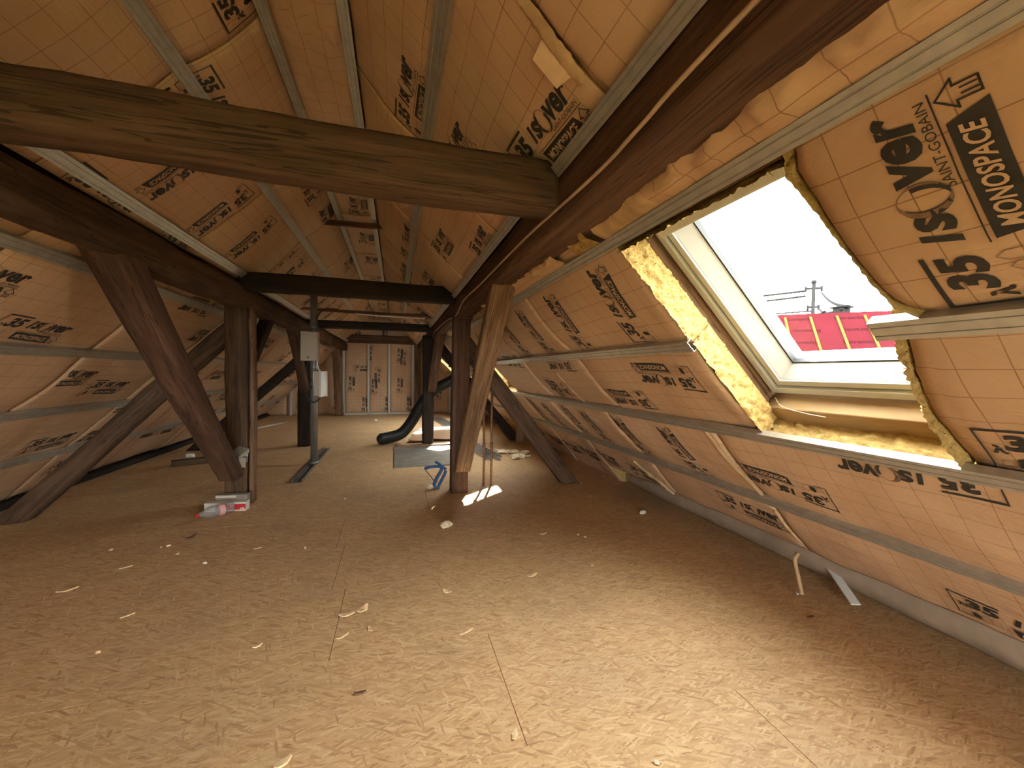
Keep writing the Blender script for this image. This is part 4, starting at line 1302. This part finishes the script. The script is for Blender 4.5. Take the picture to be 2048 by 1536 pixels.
jb = empty('fuse_box', (-1.0, 5.39, 1.3)); tag(jb, 'beige steel fuse box with a knob mounted on the conduit pipe', 'electric box')
bpy.context.view_layer.update()
add_part(MB().box((-1.108, 5.29, 1.308), (-0.912, 5.40, 1.665)), 'body', 'box_beige', jb, False, 0.006)
fdoor = add_part(MB().box((-1.102, 5.278, 1.314), (-0.922, 5.289, 1.659)), 'door', 'box_beige', jb, False, 0.004)
MB().tube([(-1.02, 5.278, 1.35), (-1.02, 5.255, 1.35)], [0.014, 0.012], 12).build('knob', 'zinc', fdoor, True)
mbx = empty('meter_box', (-0.87, 5.40, 0.85)); tag(mbx, 'white narrow box with a curved cover beside the conduit pipe', 'electric box')
bpy.context.view_layer.update()
add_part(MB().box((-0.965, 5.32, 0.88), (-0.905, 5.44, 1.185)), 'body', 'box_beige', mbx, False, 0.005)
prof = [(-0.905, 5.31), (-0.88, 5.30), (-0.842, 5.305), (-0.828, 5.33), (-0.828, 5.44), (-0.905, 5.44)]
n_ = len(prof)
mb = MB(); mb.add([(x, y_, 0.865 if i not in (2, 3) else 0.88) for i, (x, y_) in enumerate(prof)] + [(x, y_, 1.185) for x, y_ in prof],
                  [(i, (i + 1) % n_, n_ + (i + 1) % n_, n_ + i) for i in range(n_)] + [tuple(range(n_ - 1, -1, -1)), tuple(range(n_, 2 * n_))])
add_part(mb, 'cover', 'box_white', mbx, False, 0.004)
def cable(pts, r, mat, label, name='cable'):
    o = MB().tube(spline(pts, 8), r, 8).build(name, mat, None, True)
    return tag(o, label, 'cable')
cable([(-1.03, 5.36, 1.31), (-1.05, 5.37, 1.22), (-1.02, 5.36, 1.12), (-1.01, 5.37, 1.05)], 0.008, 'cable_black', 'short black cable dropping from the beige fuse box')
cable([(-1.0, 5.38, 1.0), (-1.05, 5.36, 0.90), (-0.99, 5.35, 0.80), (-0.92, 5.37, 0.83), (-0.90, 5.38, 0.885)], 0.010, 'cable_black', 'black cable looping under the white meter box')
cable([(-0.93, 5.35, 1.31), (-0.928, 5.35, 1.24), (-0.90, 5.36, 1.185)], 0.008, 'box_white', 'white cable joining the fuse box to the white box')
cable([(-0.95, 5.42, 1.62), (-0.945, 5.42, 1.80), (-0.94, 5.42, 1.86), (-0.88, 5.5, 1.97), (-0.74, 5.65, 2.0)], 0.007, 'cable_black', 'black cable curving from the pipe top to the thin crossbar')
timber('thin_crossbar', (-1.42, 5.92, 2.03), (0.62, 5.92, 2.02), 0.035, 0.04, 'wood_red', 'thin reddish pole spanning between the purlins behind the second collar beam', 'pole', 0.004, 0.012, 41.0, bend=-0.015)
wc = MB().tube(spline([(-0.55, 5.90, 1.985), (-0.1, 5.90, 1.972), (0.40, 5.90, 1.965)], 8), 0.010, 8).build('white_conduit', 'box_white', None, True)
tag(wc, 'thin pale conduit tied under the reddish crossbar', 'conduit')
cable([(0.40, 5.90, 1.965), (0.50, 5.86, 1.985), (0.57, 5.75, 1.93), (0.575, 5.2, 1.88)], 0.007, 'cable_black', 'black cable from the pale conduit to the right purlin')

# beige cable along the right purlin
cable([(0.550, -3.1, 1.83), (0.550, -1.0, 1.80), (0.549, 0.5, 1.80), (0.550, 0.83, 1.785), (0.551, 1.05, 1.777), (0.551, 1.7, 1.80), (0.550, 2.6, 1.80), (0.549, 3.35, 1.806), (0.548, 3.82, 1.74), (0.546, 4.6, 1.78), (0.548, 6.2, 1.79)],
      0.0058, 'cable_beige', 'beige cable clipped along the inner face of the right purlin')

# ------------------------------------------------------------------ flexible duct
dp = spline([(-0.28, 6.70, 0.09), (-0.10, 6.78, 0.105), (0.10, 6.86, 0.16), (0.27, 6.92, 0.36), (0.42, 6.98, 0.62), (0.62, 7.0, 0.86), (0.86, 7.02, 1.0), (1.05, 6.98, 1.12), (1.22, 6.95, 1.30)], 26)
rr = []
for i in range(len(dp)):
    e = min(1.0, 0.55 + i * 0.07)
    rr.append(0.092 * e * (1 + (0.035 if i % 2 else -0.02)))
du = MB().tube(dp, rr, 18).build('flexible_duct', 'black_duct', None, True)
tag(du, 'black flexible duct curling from the floor up behind the second right post', 'duct')

# ------------------------------------------------------------------ grey sheet, boards, cardboard and profiles on the floor
gs = MB().box((-0.02, 5.05, 0.0), (0.92, 6.36, 0.014)).build('grey_sheet', 'grey_sheet'); bevel_mod(gs, 0.003)
tag(gs, 'grey metal sheet lying on the floor in front of the sooty post', 'sheet')
tag(timber('threshold_board', (-0.02, 6.42, 0.018), (1.0, 6.42, 0.018), 0.09, 0.035, 'wood_tan', 'x', 'board', 0.002, 0.006, 50.0), 'narrow tan board on the floor behind the grey sheet', 'board')
def warped_sheet(name, corners, th, mat, label, cat, seed=0.0, amp=0.03, z0=0.002):
    """loose sheet on the floor with curled edges"""
    n = 14
    c = [Vector(p) for p in corners]
    top = []; bot = []
    for i in range(n + 1):
        for j in range(n + 1):
            u, v = i / n, j / n
            p = c[0] * (1 - u) * (1 - v) + c[1] * u * (1 - v) + c[2] * u * v + c[3] * (1 - u) * v
            h = max(0.0, amp * (0.5 + noise.noise(Vector((u * 2.2, v * 1.6, seed)))))
            top.append(Vector((p.x, p.y, z0 + h + th))); bot.append(Vector((p.x, p.y, z0 + h)))
    fs = []
    N = (n + 1) ** 2
    ix = lambda i, j: i * (n + 1) + j
    for i in range(n):
        for j in range(n):
            fs.append((ix(i, j), ix(i + 1, j), ix(i + 1, j + 1), ix(i, j + 1)))
            fs.append((N + ix(i, j), N + ix(i, j + 1), N + ix(i + 1, j + 1), N + ix(i + 1, j)))
    bd = [(i, 0) for i in range(n)] + [(n, j) for j in range(n)] + [(i, n) for i in range(n, 0, -1)] + [(0, j) for j in range(n, 0, -1)]
    for a in range(len(bd)):
        b = (a + 1) % len(bd)
        fs.append((ix(*bd[a]), ix(*bd[b]), N + ix(*bd[b]), N + ix(*bd[a])))
    o = link_mesh(name, top + bot, fs, mat)
    return tag(o, label, cat)
warped_sheet('cardboard_sheet', [(0.20, 6.78, 0), (1.25, 6.85, 0), (1.30, 7.5, 0), (0.35, 7.45, 0)], 0.006, 'card', 'brown cardboard sheet curling on the floor behind the sooty post', 'cardboard', 1.0, 0.10)
warped_sheet('cardboard_sheet', [(0.30, 7.55, 0), (1.30, 7.6, 0), (1.35, 8.5, 0), (0.50, 8.4, 0)], 0.006, 'paper', 'pale cardboard sheet lying in the daylight beyond the brown one', 'cardboard', 4.0, 0.05)
def floor_profile(x0, y0, x1, y1, label, group, w=0.05, d=0.027):
    D = Vector((x1 - x0, y1 - y0, 0)); L_ = D.length; D.normalize(); N_ = Vector((-D.y, D.x, 0))
    o = extrude_channel('steel_profile', lambda s, x, z: Vector((x0, y0, 0.002)) + D * s + N_ * x + Vector((0, 0, z)), 0, L_, w, d)
    return tag(o, label, 'steel profile', group)
for i, (dxx, dyy) in enumerate(((0, 0), (0.062, 0.05), (0.125, -0.03), (0.19, 0.06))):
    floor_profile(1.22 + dxx, 5.22 + dyy * 2, 1.02 + dxx, 6.9 + dyy, '%s of four galvanised profiles lying on the floor behind the twin thin pipes' % ('leftmost', 'second from left', 'third from left', 'rightmost')[i], 'profiles lying behind the thin pipes')
for i in range(4):
    floor_profile(1.08 + i * 0.07, 8.3 + 0.06 * i, 0.86 + i * 0.07, 10.3 + 0.04 * i, '%s of four galvanised profiles lying on the far floor in daylight' % ('leftmost', 'second from left', 'third from left', 'rightmost')[i], 'profiles lying on the far floor')

# twin pipes beside the front right post
for i, (x, y_, lab) in enumerate(((0.893, 4.06, 'left of the two thin rusty pipes standing in the sun patch'), (0.972, 4.05, 'right of the two thin rusty pipes standing in the sun patch'))):
    root = empty('thin_pipe', (x, y_, 0)); tag(root, lab, 'pipe')
    bpy.context.view_layer.update()
    top = 1.52 - (x - 0.64) * 1.27 - 0.12
    add_part(MB().tube([(x, y_, 0), (x + 0.004, y_ - 0.002, 0.32), (x - 0.002, y_, 0.7), (x + (0.003 if i else -0.006), y_ + 0.003, top)], 0.0125, 12), 'pipe', 'copper', root, True)
    add_part(MB().tube([(x + 0.002, y_, 0.40), (x + 0.002, y_, 0.46)], 0.0165, 12), 'coupling', 'copper', root, True)

# blue plastic frame by the post foot
bf = empty('blue_frame', (0.44, 4.14, 0)); tag(bf, 'blue plastic folding frame propped against the foot of the front right post', 'plastic frame')
bpy.context.view_layer.update()
def flat_bar(pts, w, t):
    mb = MB(); mb.tube(spline(pts, 6), w, 6); return mb
add_part(flat_bar([(0.375, 4.10, 0.012), (0.41, 4.13, 0.09), (0.455, 4.16, 0.150), (0.47, 4.16, 0.190)], 0.018, 0), 'leg', 'blue', bf, True)
add_part(flat_bar([(0.425, 4.09, 0.012), (0.46, 4.12, 0.07), (0.495, 4.15, 0.12), (0.51, 4.16, 0.16)], 0.016, 0), 'leg', 'blue', bf, True)
add_part(flat_bar([(0.36, 4.095, 0.010), (0.40, 4.09, 0.010), (0.44, 4.085, 0.010)], 0.015, 0), 'foot', 'blue', bf, True)
add_part(flat_bar([(0.47, 4.16, 0.190), (0.44, 4.19, 0.198), (0.36, 4.24, 0.185), (0.30, 4.27, 0.165)], 0.016, 0), 'arm', 'blue', bf, True)
add_part(flat_bar([(0.51, 4.16, 0.170), (0.47, 4.19, 0.205), (0.41, 4.24, 0.24)], 0.016, 0), 'arm', 'blue', bf, True)
add_part(flat_bar([(0.30, 4.27, 0.16), (0.34, 4.22, 0.115), (0.385, 4.16, 0.06), (0.40, 4.13, 0.03)], 0.004, 0), 'cord', 'cable_black', bf, True)

# ------------------------------------------------------------------ bottle, cartons and bracket at the left post
def lathe(profile, seg=20):
    vs = []; fs = []
    n = len(profile)
    for (x, r) in profile:
        for k_ in range(seg):
            t = 2 * math.pi * k_ / seg
            vs.append(Vector((x, r * math.cos(t), r * math.sin(t))))
    for i in range(n - 1):
        for k_ in range(seg):
            k2 = (k_ + 1) % seg
            fs.append((i * seg + k_, i * seg + k2, (i + 1) * seg + k2, (i + 1) * seg + k_))
    fs.append(tuple(range(seg - 1, -1, -1))); fs.append(tuple((n - 1) * seg + k_ for k_ in range(seg)))
    return vs, fs
bt = empty('plastic_bottle', (-1.50, 3.62, 0.046)); tag(bt, 'clear empty plastic bottle with a red cap lying by the front left post', 'bottle')
d = Vector((-1.305 + 1.50, 3.80 - 3.62, 0))
bt.rotation_euler = (0, 0.0, math.atan2(d.y, d.x))
bpy.context.view_layer.update()
v_, f_ = lathe([(0.02, 0.013), (0.035, 0.014), (0.05, 0.022), (0.08, 0.038), (0.105, 0.045), (0.125, 0.0455), (0.135, 0.041), (0.15, 0.045), (0.20, 0.045), (0.21, 0.042), (0.225, 0.0455), (0.25, 0.0455), (0.262, 0.040), (0.268, 0.025)])
o = MB().add(v_, f_).build('body', 'pet', bt, True)
v_, f_ = lathe([(0.0, 0.013), (0.002, 0.016), (0.022, 0.016), (0.023, 0.0145)])
MB().add(v_, f_).build('cap', 'cap_red', bt, True)
v_, f_ = lathe([(0.155, 0.0455), (0.175, 0.0457), (0.195, 0.0455)])
MB().add(v_, f_[:-2]).build('label_band', 'label_pink', bt, True)

ct = empty('red_carton', (-1.36, 3.86, 0)); ct.rotation_euler = (0, 0, math.radians(-6))
tag(ct, 'long white and red carton lying at the foot of the front left post', 'carton')
bpy.context.view_layer.update()
o = MB().box((-0.165, -0.035, 0.0), (0.15, 0.035, 0.075)).build('body', 'paper', ct); bevel_mod(o, 0.003)
rpan = MB().box((-0.01, -0.0365, 0.012), (0.15, -0.035, 0.060)).build('red_panel', 'red', ct)
def flat_text(body, u0, u1, v0, v1, mat, parent, fn, name='lettering', offset=0.0, shear=0.0, th=0.0):
    vs, ts = fit_text(body, u0, u1, v0, v1, shear, offset)
    return link_mesh(name, [fn(*p) for p in vs], ts, mat, parent)
flat_text('HIL', 0.108, 0.147, 0.014, 0.032, 'paper', rpan, lambda u, v: (u, -0.0372, v), offset=0.03)
MB().box((0.03, -0.0372, 0.043), (0.06, -0.0365, 0.049)).build('white_mark', 'paper', rpan)
gc = empty('grey_carton', (-1.37, 3.935, 0)); gc.rotation_euler = (0, 0, math.radians(-6))
tag(gc, 'flat grey carton with a white stripe behind the red carton', 'carton')
bpy.context.view_layer.update()
o = MB().box((-0.10, -0.03, 0.0), (0.145, 0.03, 0.118)).build('body', 'grey_sheet', gc); bevel_mod(o, 0.003)
MB().box((-0.10, -0.0316, 0.094), (0.06, -0.03, 0.110)).build('white_stripe', 'box_white', gc)
# bent bracket
bk = empty('steel_bracket', (-1.29, 3.97, 0.45)); tag(bk, 'bent galvanised bracket hanging on the front of the front left post', 'bracket')
bpy.context.view_layer.update()
def plate(nm, quad_pts, th=0.003):
    q_ = [Vector(p) for p in quad_pts]; n_ = (q_[1] - q_[0]).cross(q_[2] - q_[0]).normalized() * th
    mb = MB(); mb.add(q_ + [p + n_ for p in q_], [(3, 2, 1, 0), (4, 5, 6, 7), (0, 1, 5, 4), (1, 2, 6, 5), (2, 3, 7, 6), (3, 0, 4, 7)])
    return mb.build(nm, 'zinc', bk)
plate('top_plate', [(-0.075, -0.055, 0.020), (-0.005, -0.075, -0.012), (0.050, 0.012, 0.045), (-0.030, 0.020, 0.070)])
plate('front_plate', [(-0.005, -0.075, -0.012), (-0.022, -0.060, -0.095), (0.030, -0.030, -0.112), (0.044, -0.045, -0.020)])
plate('side_lip', [(-0.005, -0.075, -0.012), (0.050, 0.012, 0.045), (0.052, 0.012, 0.020), (0.000, -0.075, -0.035)])
plate('rear_plate', [(-0.055, 0.000, -0.040), (-0.030, 0.018, 0.065), (0.045, 0.014, 0.045), (0.035, 0.010, -0.07)])

# ------------------------------------------------------------------ litter on the floor
LC = random.Random(21)
def blob(name, x, y_, sx, sy, sz, mat, label, cat, group=None, rot=0.0, rough=0.35, seg=7):
    """ragged lump resting on the floor"""
    vs = []; fs = []
    rings = 4
    sd = LC.uniform(0, 50)
    for i in range(rings + 1):
        ph = math.pi * i / rings
        for k_ in range(seg):
            t = 2 * math.pi * k_ / seg
            v = Vector((math.sin(ph) * math.cos(t), math.sin(ph) * math.sin(t), math.cos(ph)))
            r = 1 + rough * noise.noise(v * 1.7 + Vector((sd, 0, 0))) + rough * 0.6 * noise.noise(v * 4 + Vector((0, sd, 0)))
            vs.append(Vector((v.x * sx * r, v.y * sy * r, v.z * sz * r)))
    for i in range(rings):
        for k_ in range(seg):
            k2 = (k_ + 1) % seg
            fs.append((i * seg + k_, i * seg + k2, (i + 1) * seg + k2, (i + 1) * seg + k_))
    mn = min(v.z for v in vs)
    o = link_mesh(name, vs, fs, mat)
    o.location = (x, y_, -mn); o.rotation_euler = (0, 0, rot)
    return tag(o, label, cat, group)
def splinter(x, y_, L_, w, label, group=None, rot=0.0, mat='chip', curl=0.0):
    """flat wood chip with pointed ragged ends"""
    n = 6
    vs = []; fs = []
    sd = LC.uniform(0, 50)
    for i in range(n + 1):
        t = i / n; xx = (t - 0.5) * L_
        ww = w / 2 * (math.sin(math.pi * (0.08 + 0.84 * t)) ** 0.7) * (1 + 0.4 * noise.noise(Vector((t * 5, sd, 0))))
        z = 0.001 + curl * abs(2 * t - 1) ** 2
        oy = 0.15 * w * noise.noise(Vector((t * 3, sd, 9)))
        th = 0.004
        vs += [Vector((xx, oy - ww, z)), Vector((xx, oy + ww, z)), Vector((xx, oy + ww * .8, z + th)), Vector((xx, oy - ww * .8, z + th))]
    for i in range(n):
        for k_ in range(4):
            k2 = (k_ + 1) % 4
            fs.append((i * 4 + k_, i * 4 + k2, (i + 1) * 4 + k2, (i + 1) * 4 + k_))
    fs += [(3, 2, 1, 0), (n * 4, n * 4 + 1, n * 4 + 2, n * 4 + 3)]
    o = link_mesh('wood_chip', vs, fs, mat)
    o.location = (x, y_, 0); o.rotation_euler = (0, 0, rot)
    return tag(o, label, 'wood chip', group)
CH = [
 (-1.682, 2.665, 0.085, 0.026, 0.5, 'pale pointed wood chip alone on the left floor nearest the left picture edge', 0.006),
 (-1.547, 2.888, 0.06, 0.012, 0.5, 'thin pale splinter on the left floor in front of the bottle', 0),
 (-1.237, 2.316, 0.055, 0.010, 0.6, 'thin pale splinter in the left foreground below the other splinters', 0),
 (-1.391, 3.284, 0.085, 0.045, 0.7, 'curled brownish wood chip closest in front of the bottle', 0.02),
 (-0.569, 1.914, 0.040, 0.018, 0.6, 'small whitish chip in the middle of the left foreground', 0.004),
 (-0.225, 1.884, 0.055, 0.014, 0.6, 'narrow pale chip just below the pair of broad chips', 0.004),
 (-0.109, 1.903, 0.036, 0.018, -1.2, 'stubby tan chip standing right of the narrow pale chip', 0.004),
 (0.276, 2.128, 0.050, 0.030, -0.6, 'greyish curled chip in the centre of the floor', 0.010),
 (0.316, 1.769, 0.070, 0.012, 0.4, 'long thin pale chip near the open floor joint', 0.003),
 (-0.325, 1.314, 0.050, 0.026, 0.6, 'broad pale chip at the bottom edge of the picture', 0.006),
 (0.382, 1.213, 0.036, 0.020, 1.0, 'small yellow chip at the corner of the near floor joint', 0.004),
 (0.780, 2.176, 0.065, 0.030, 0.4, 'thin ragged pale flake on the floor right of centre', 0.004),
 (1.058, 2.725, 0.060, 0.020, 0.2, 'light orange chip lying across the right floor joint', 0.004),
 (-0.883, 2.979, 0.045, 0.010, 0.3, 'tiny pale splinter on the floor right of the bottle', 0)]
for (x, y_, L_, w, r, lab, cu_) in CH:
    splinter(x, y_, L_, w, lab, None, r, 'bark' if 'brownish' in lab else 'chip', cu_)
splinter(-0.225, 2.05, 0.075, 0.03, 'left of two broad pale chips lying together in the foreground', None, 0.1, 'chip', 0.008)
splinter(-0.155, 2.075, 0.07, 0.042, 'right of two broad pale chips lying together in the foreground', None, 0.9, 'chip', 0.010)
splinter(-0.122, 1.531, 0.045, 0.016, 'small dark brown chip in the central foreground', None, 0.0, 'bark', 0.004)
splinter(1.990, 1.433, 0.04, 0.02, 'small dark chip on the shaded floor at the lower right', None, 0.0, 'bark', 0.002)
blob('foam_lump', 0.377, 3.037, 0.052, 0.040, 0.022, 'foam', 'yellowish ragged foam lump on the floor in the shadow of the front right post', 'foam lump', None, 0.5, 0.6, 12)
blob('foam_lump', 0.335, 4.05, 0.040, 0.032, 0.028, 'foam', 'round yellowish foam lump beside the blue frame', 'foam lump', None, 0.2, 0.45, 12)
blob('foam_scrap', 2.045, 2.906, 0.035, 0.022, 0.016, 'paper', 'white crumpled scrap on the dark floor at the right', 'foam lump', None, 0.2, 0.6, 9)
for (x, y_) in ((-1.499, 3.155), (-1.46, 3.16), (-1.783, 3.183), (-1.343, 3.010), (-1.118, 2.820), (-1.191, 2.042), (1.305, 2.643), (1.181, 2.189), (1.335, 2.589), (2.126, 1.608), (2.336, 4.097), (1.826, 3.454),
                (-0.659, 4.764), (-0.450, 3.938), (0.743, 3.852), (0.778, 1.007), (-0.578, 2.893), (1.95, 3.9), (0.3, 5.6), (-0.3, 5.0)):
    blob('pale_crumb', x, y_, LC.uniform(.008, .015), LC.uniform(.006, .010), LC.uniform(.004, .008), LC.choice(['foam', 'chip', 'paper']), 'tiny pale crumb scattered on the board floor', 'crumb', 'crumbs scattered on the floor', LC.uniform(0, 3), 0.4, 6)
for i, (x, y_, s) in enumerate(((-0.447, 9.834, 0.05), (0.320, 10.212, 0.05), (0.38, 9.9, 0.035))):
    blob('white_scrap', x, y_, s, s * .7, s * .5, 'paper', ['white scrap on the far floor left of the gable middle', 'white scrap on the far floor below the right gable panel', 'small white scrap on the far floor in front of the other'][i], 'scrap', None, i, 0.5, 9)
for i, (x, y_, s) in enumerate(((1.485, 5.629, 0.060), (1.60, 5.60, 0.055), (1.692, 5.546, 0.065), (1.836, 5.514, 0.05), (1.594, 5.223, 0.06), (1.70, 5.26, 0.06), (1.81, 5.30, 0.03))):
    blob('foam_scrap', x, y_, s * 1.3, s, s * 0.5, 'foam', 'crumpled pale foam scrap in the heap behind the thin pipes', 'foam scrap', 'heap of foam scraps behind the thin pipes', i * 1.1, 0.7, 12)
# white strip poking out from under the right lining
mb = MB()
sp = spline([(2.47, 1.74, 0.11), (2.42, 1.64, 0.085), (2.36, 1.53, 0.045), (2.315, 1.44, 0.006)], 6)
vs = []; fs = []
for i, p in enumerate(sp):
    vs += [p + Vector((-0.018, 0.010, 0)), p + Vector((0.018, -0.012, 0.006)), p + Vector((0.018, -0.012, 0.012)), p + Vector((-0.018, 0.010, 0.006))]
for i in range(len(sp) - 1):
    for k_ in range(4):
        k2 = (k_ + 1) % 4
        fs.append((i * 4 + k_, i * 4 + k2, (i + 1) * 4 + k2, (i + 1) * 4 + k_))
fs += [(3, 2, 1, 0), tuple((len(sp) - 1) * 4 + k_ for k_ in range(4))]
tag(link_mesh('white_strip', vs, fs, 'paper'), 'curved whitish strip poking out from under the right lining onto the floor', 'strip')
# paper scrap along the far left floor edge
warped_sheet('paper_strip', [(-3.0, 7.6, 0), (-2.3, 9.9, 0), (-2.42, 10.0, 0), (-3.06, 7.7, 0)], 0.004, 'paper', 'long pale paper strip along the far left floor edge', 'paper', 7.0, 0.03)
tag(timber('timber_offcut', (-2.62, 5.75, 0.035), (-2.2, 5.95, 0.035), 0.12, 0.07, 'wood_dark', 'x', 'board', 0.003, 0.01, 60.0), 'dark timber offcut lying on the floor behind the big left brace', 'offcut')
blob('white_scrap', -2.55, 6.05, 0.05, 0.04, 0.05, 'paper', 'white scrap beside the dark timber offcut at the left', 'scrap', None, 0.3, 0.5, 8)

# ------------------------------------------------------------------ outside: ground, neighbouring roof, utility pole
gr = MB().box((-60, -60, -6.3), (90, 90, -6.0)).build('ground', 'grass'); tag(gr, 'ground outside below the house', None, None, 'structure')
RP = Vector((10.607, 8.96, 2.989)); RE = Vector((0.775, -0.632, 0)).normalized(); RN = Vector((-0.632, -0.775, 0)).normalized()
RD = (RN * K2 + Vector((0, 0, -K2)))       # down the near slope
RU = (RN * K2 + Vector((0, 0, K2)))        # its outward normal
def NB(s, d, h=0.0): return RP + RE * s + RD * d + RU * h
nb = empty('neighbour_house', RP + Vector((0, 0, -9))); tag(nb, 'neighbouring house with a roof covered in red membrane outside the skylight', 'house')
bpy.context.view_layer.update()
S0, S1, DL = -3.0, 13.0, 5.6
mb = MB()
mb.add([NB(S0, 0), NB(S1, 0), NB(S1, DL), NB(S0, DL), NB(S0, 0, -.2), NB(S1, 0, -.2), NB(S1, DL, -.2), NB(S0, DL, -.2)],
       [(0, 1, 2, 3), (7, 6, 5, 4), (0, 4, 5, 1), (1, 5, 6, 2), (2, 6, 7, 3), (3, 7, 4, 0)])
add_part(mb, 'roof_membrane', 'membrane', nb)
BD = (-RN * K2 + Vector((0, 0, -K2)))
mb = MB()
B0, B1 = NB(S0, 0), NB(S1, 0)
mb.add([B0, B1, B1 + BD * DL, B0 + BD * DL], [(3, 2, 1, 0)])
for e_ in (B0, B1):
    mb.add([e_, e_ + RD * DL, e_ + BD * DL], [(0, 1, 2)])
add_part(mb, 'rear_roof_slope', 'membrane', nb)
mb = MB()
cs = [NB(S0 + .2, DL - .3), NB(S1 - .2, DL - .3), B1 - RE * .2 + BD * (DL - .3), B0 + RE * .2 + BD * (DL - .3)]
lo_ = [Vector((p.x, p.y, -6.0)) for p in cs]
mb.add(cs + lo_, [(i, (i + 1) % 4, 4 + (i + 1) % 4, 4 + i) for i in range(4)])
add_part(mb, 'outer_walls', 'outside_wall', nb)
for i in range(-14, 21):
    s = 0.22 + i * 0.60
    lean = 0.0
    mb = MB()
    P = lambda a, dd, hh: NB(a, dd, hh)
    x0, x1 = s - 0.028, s + 0.028
    mb.add([P(x0, .17, 0), P(x1, .17, 0), P(x1, DL - .1, 0), P(x0, DL - .1, 0), P(x0, .17, .03), P(x1, .17, .03), P(x1, DL - .1, .03), P(x0, DL - .1, .03)],
           [(4, 5, 6, 7), (0, 4, 7, 3), (1, 2, 6, 5), (0, 1, 5, 4), (2, 3, 7, 6)])
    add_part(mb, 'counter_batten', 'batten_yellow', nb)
for i in range(-10, 15):
    s = 0.35 + i * 0.85
    add_part(MB().tube([NB(s, 0.02, 0), NB(s, 0.02, 0) + Vector((0.01, 0, 0.09))], 0.012, 6), 'ridge_clip', 'pole_grey', nb)
for r_ in range(8):
    for i in range(-5, 9):
        s = 0.24 + i * 1.12 + (0.10 if r_ % 2 else 0) ; dd = 0.30 + r_ * 0.50
        if not (S0 < s < S1 - 1): continue
        if r_ % 2 == 0:
            fn = lambda u, v, s=s, dd=dd: NB(s + u, dd - v, 0.004)
        else:
            fn = lambda u, v, s=s, dd=dd: NB(s + 0.62 - u, dd - 0.1 + v, 0.004)
        if 'KOR' not in M:
            M['KOR'] = fit_text('Koramic', 0, 0.62, 0, 0.13, 0, 0.012)
        vs, ts = M['KOR']
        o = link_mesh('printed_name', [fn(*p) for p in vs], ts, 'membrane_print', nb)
        o.matrix_parent_inverse = nb.matrix_world.inverted()
ch = empty('neighbour_vent', NB(1.45, 0.0) - Vector((0, 0, 0.1))); tag(ch, 'small grey vent box on the ridge of the red roof', 'roof vent')
bpy.context.view_layer.update()
c_ = NB(1.62, 0.0) + Vector((0.9, 1.1, 0.0)) * 0.15
add_part(MB().box((c_.x - 0.16, c_.y - 0.13, 2.7), (c_.x + 0.16, c_.y + 0.13, 3.14)), 'body', 'pole_grey', ch, False, 0.01)
add_part(MB().box((c_.x - 0.22, c_.y - 0.18, 3.14), (c_.x + 0.22, c_.y + 0.18, 3.18)), 'cap', 'pole_grey', ch, False, 0.01)

# utility pole 34 m away
D1 = Vector((0.789, 0.585, 0.186)).normalized()
PT = Vector((0, 0, CAM_Z)) + D1 * 34
up_ = empty('utility_pole', (PT.x, PT.y, -6)); tag(up_, 'grey utility pole with crossarms and wires above the red roof', 'utility pole')
bpy.context.view_layer.update()
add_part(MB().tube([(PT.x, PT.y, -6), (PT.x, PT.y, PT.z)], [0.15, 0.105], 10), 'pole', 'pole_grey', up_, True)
side = Vector((0.585, -0.789, 0)); fwd = Vector((0.789, 0.585, 0))
AX = (side * 0.95 + fwd * 0.3).normalized()
for (dz, L_) in ((-0.40, 0.50), (-1.65, 0.34)):
    c_ = PT + Vector((0, 0, dz))
    add_part(MB().tube([c_ - AX * L_, c_ + AX * L_], 0.075, 6), 'crossarm', 'pole_grey', up_)
    for k_ in (-1, 1):
        e_ = c_ + AX * L_ * 0.9 * k_
        add_part(MB().tube([e_ - Vector((0, 0, 0.22)), e_ + Vector((0, 0, 0.14))], [0.06, 0.075], 8), 'insulator', 'pole_grey', up_, True)
add_part(MB().tube([PT + Vector((0, 0, -0.05)), PT + Vector((0, 0, 0.14))], [0.17, 0.13], 8), 'pole_cap', 'pole_grey', up_, True)
def wire(a, b, sag, r, label):
    a = Vector(a); b = Vector(b)
    pts = [a.lerp(b, i / 24) - Vector((0, 0, sag * 4 * (i / 24) * (1 - i / 24))) for i in range(25)]
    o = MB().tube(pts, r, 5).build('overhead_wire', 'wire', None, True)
    tag(o, label, 'wire')
e1 = PT + Vector((0, 0, -0.60)) - AX * 0.45; e2 = PT + Vector((0, 0, -0.70)) + AX * 0.45
LW = PT - side * 30 + fwd * 6 + Vector((0, 0, 2.2))
wire(e1 + Vector((0, 0, .05)), LW, 0.7, 0.075, 'upper overhead wire running left from the utility pole')
wire(e1 - Vector((0, 0, .30)), LW + Vector((0, 0, -.9)), 0.7, 0.075, 'second overhead wire running left from the utility pole')
wire(PT + Vector((0, 0, -1.9)), LW + Vector((0, 0, -1.9)), 0.5, 0.055, 'lowest thin overhead wire running left from the utility pole')
ra = NB(1.72, 0.0) + Vector((0, 0, 0.16)); rb = NB(1.56, 0.0) + Vector((0, 0, 0.10)); rc = NB(1.18, 0.0) + Vector((0, 0, 0.05))
wire(e2, ra, 0.2, 0.055, 'overhead wire from the pole arm down to the roof vent')
wire(PT + Vector((0, 0, -1.75)) + AX * 0.3, rb, 0.2, 0.055, 'overhead wire from the lower pole arm down to the red ridge')
wire(PT + Vector((0, 0, -2.0)), rc, 0.1, 0.03, 'thin overhead wire descending from the pole to the red ridge')
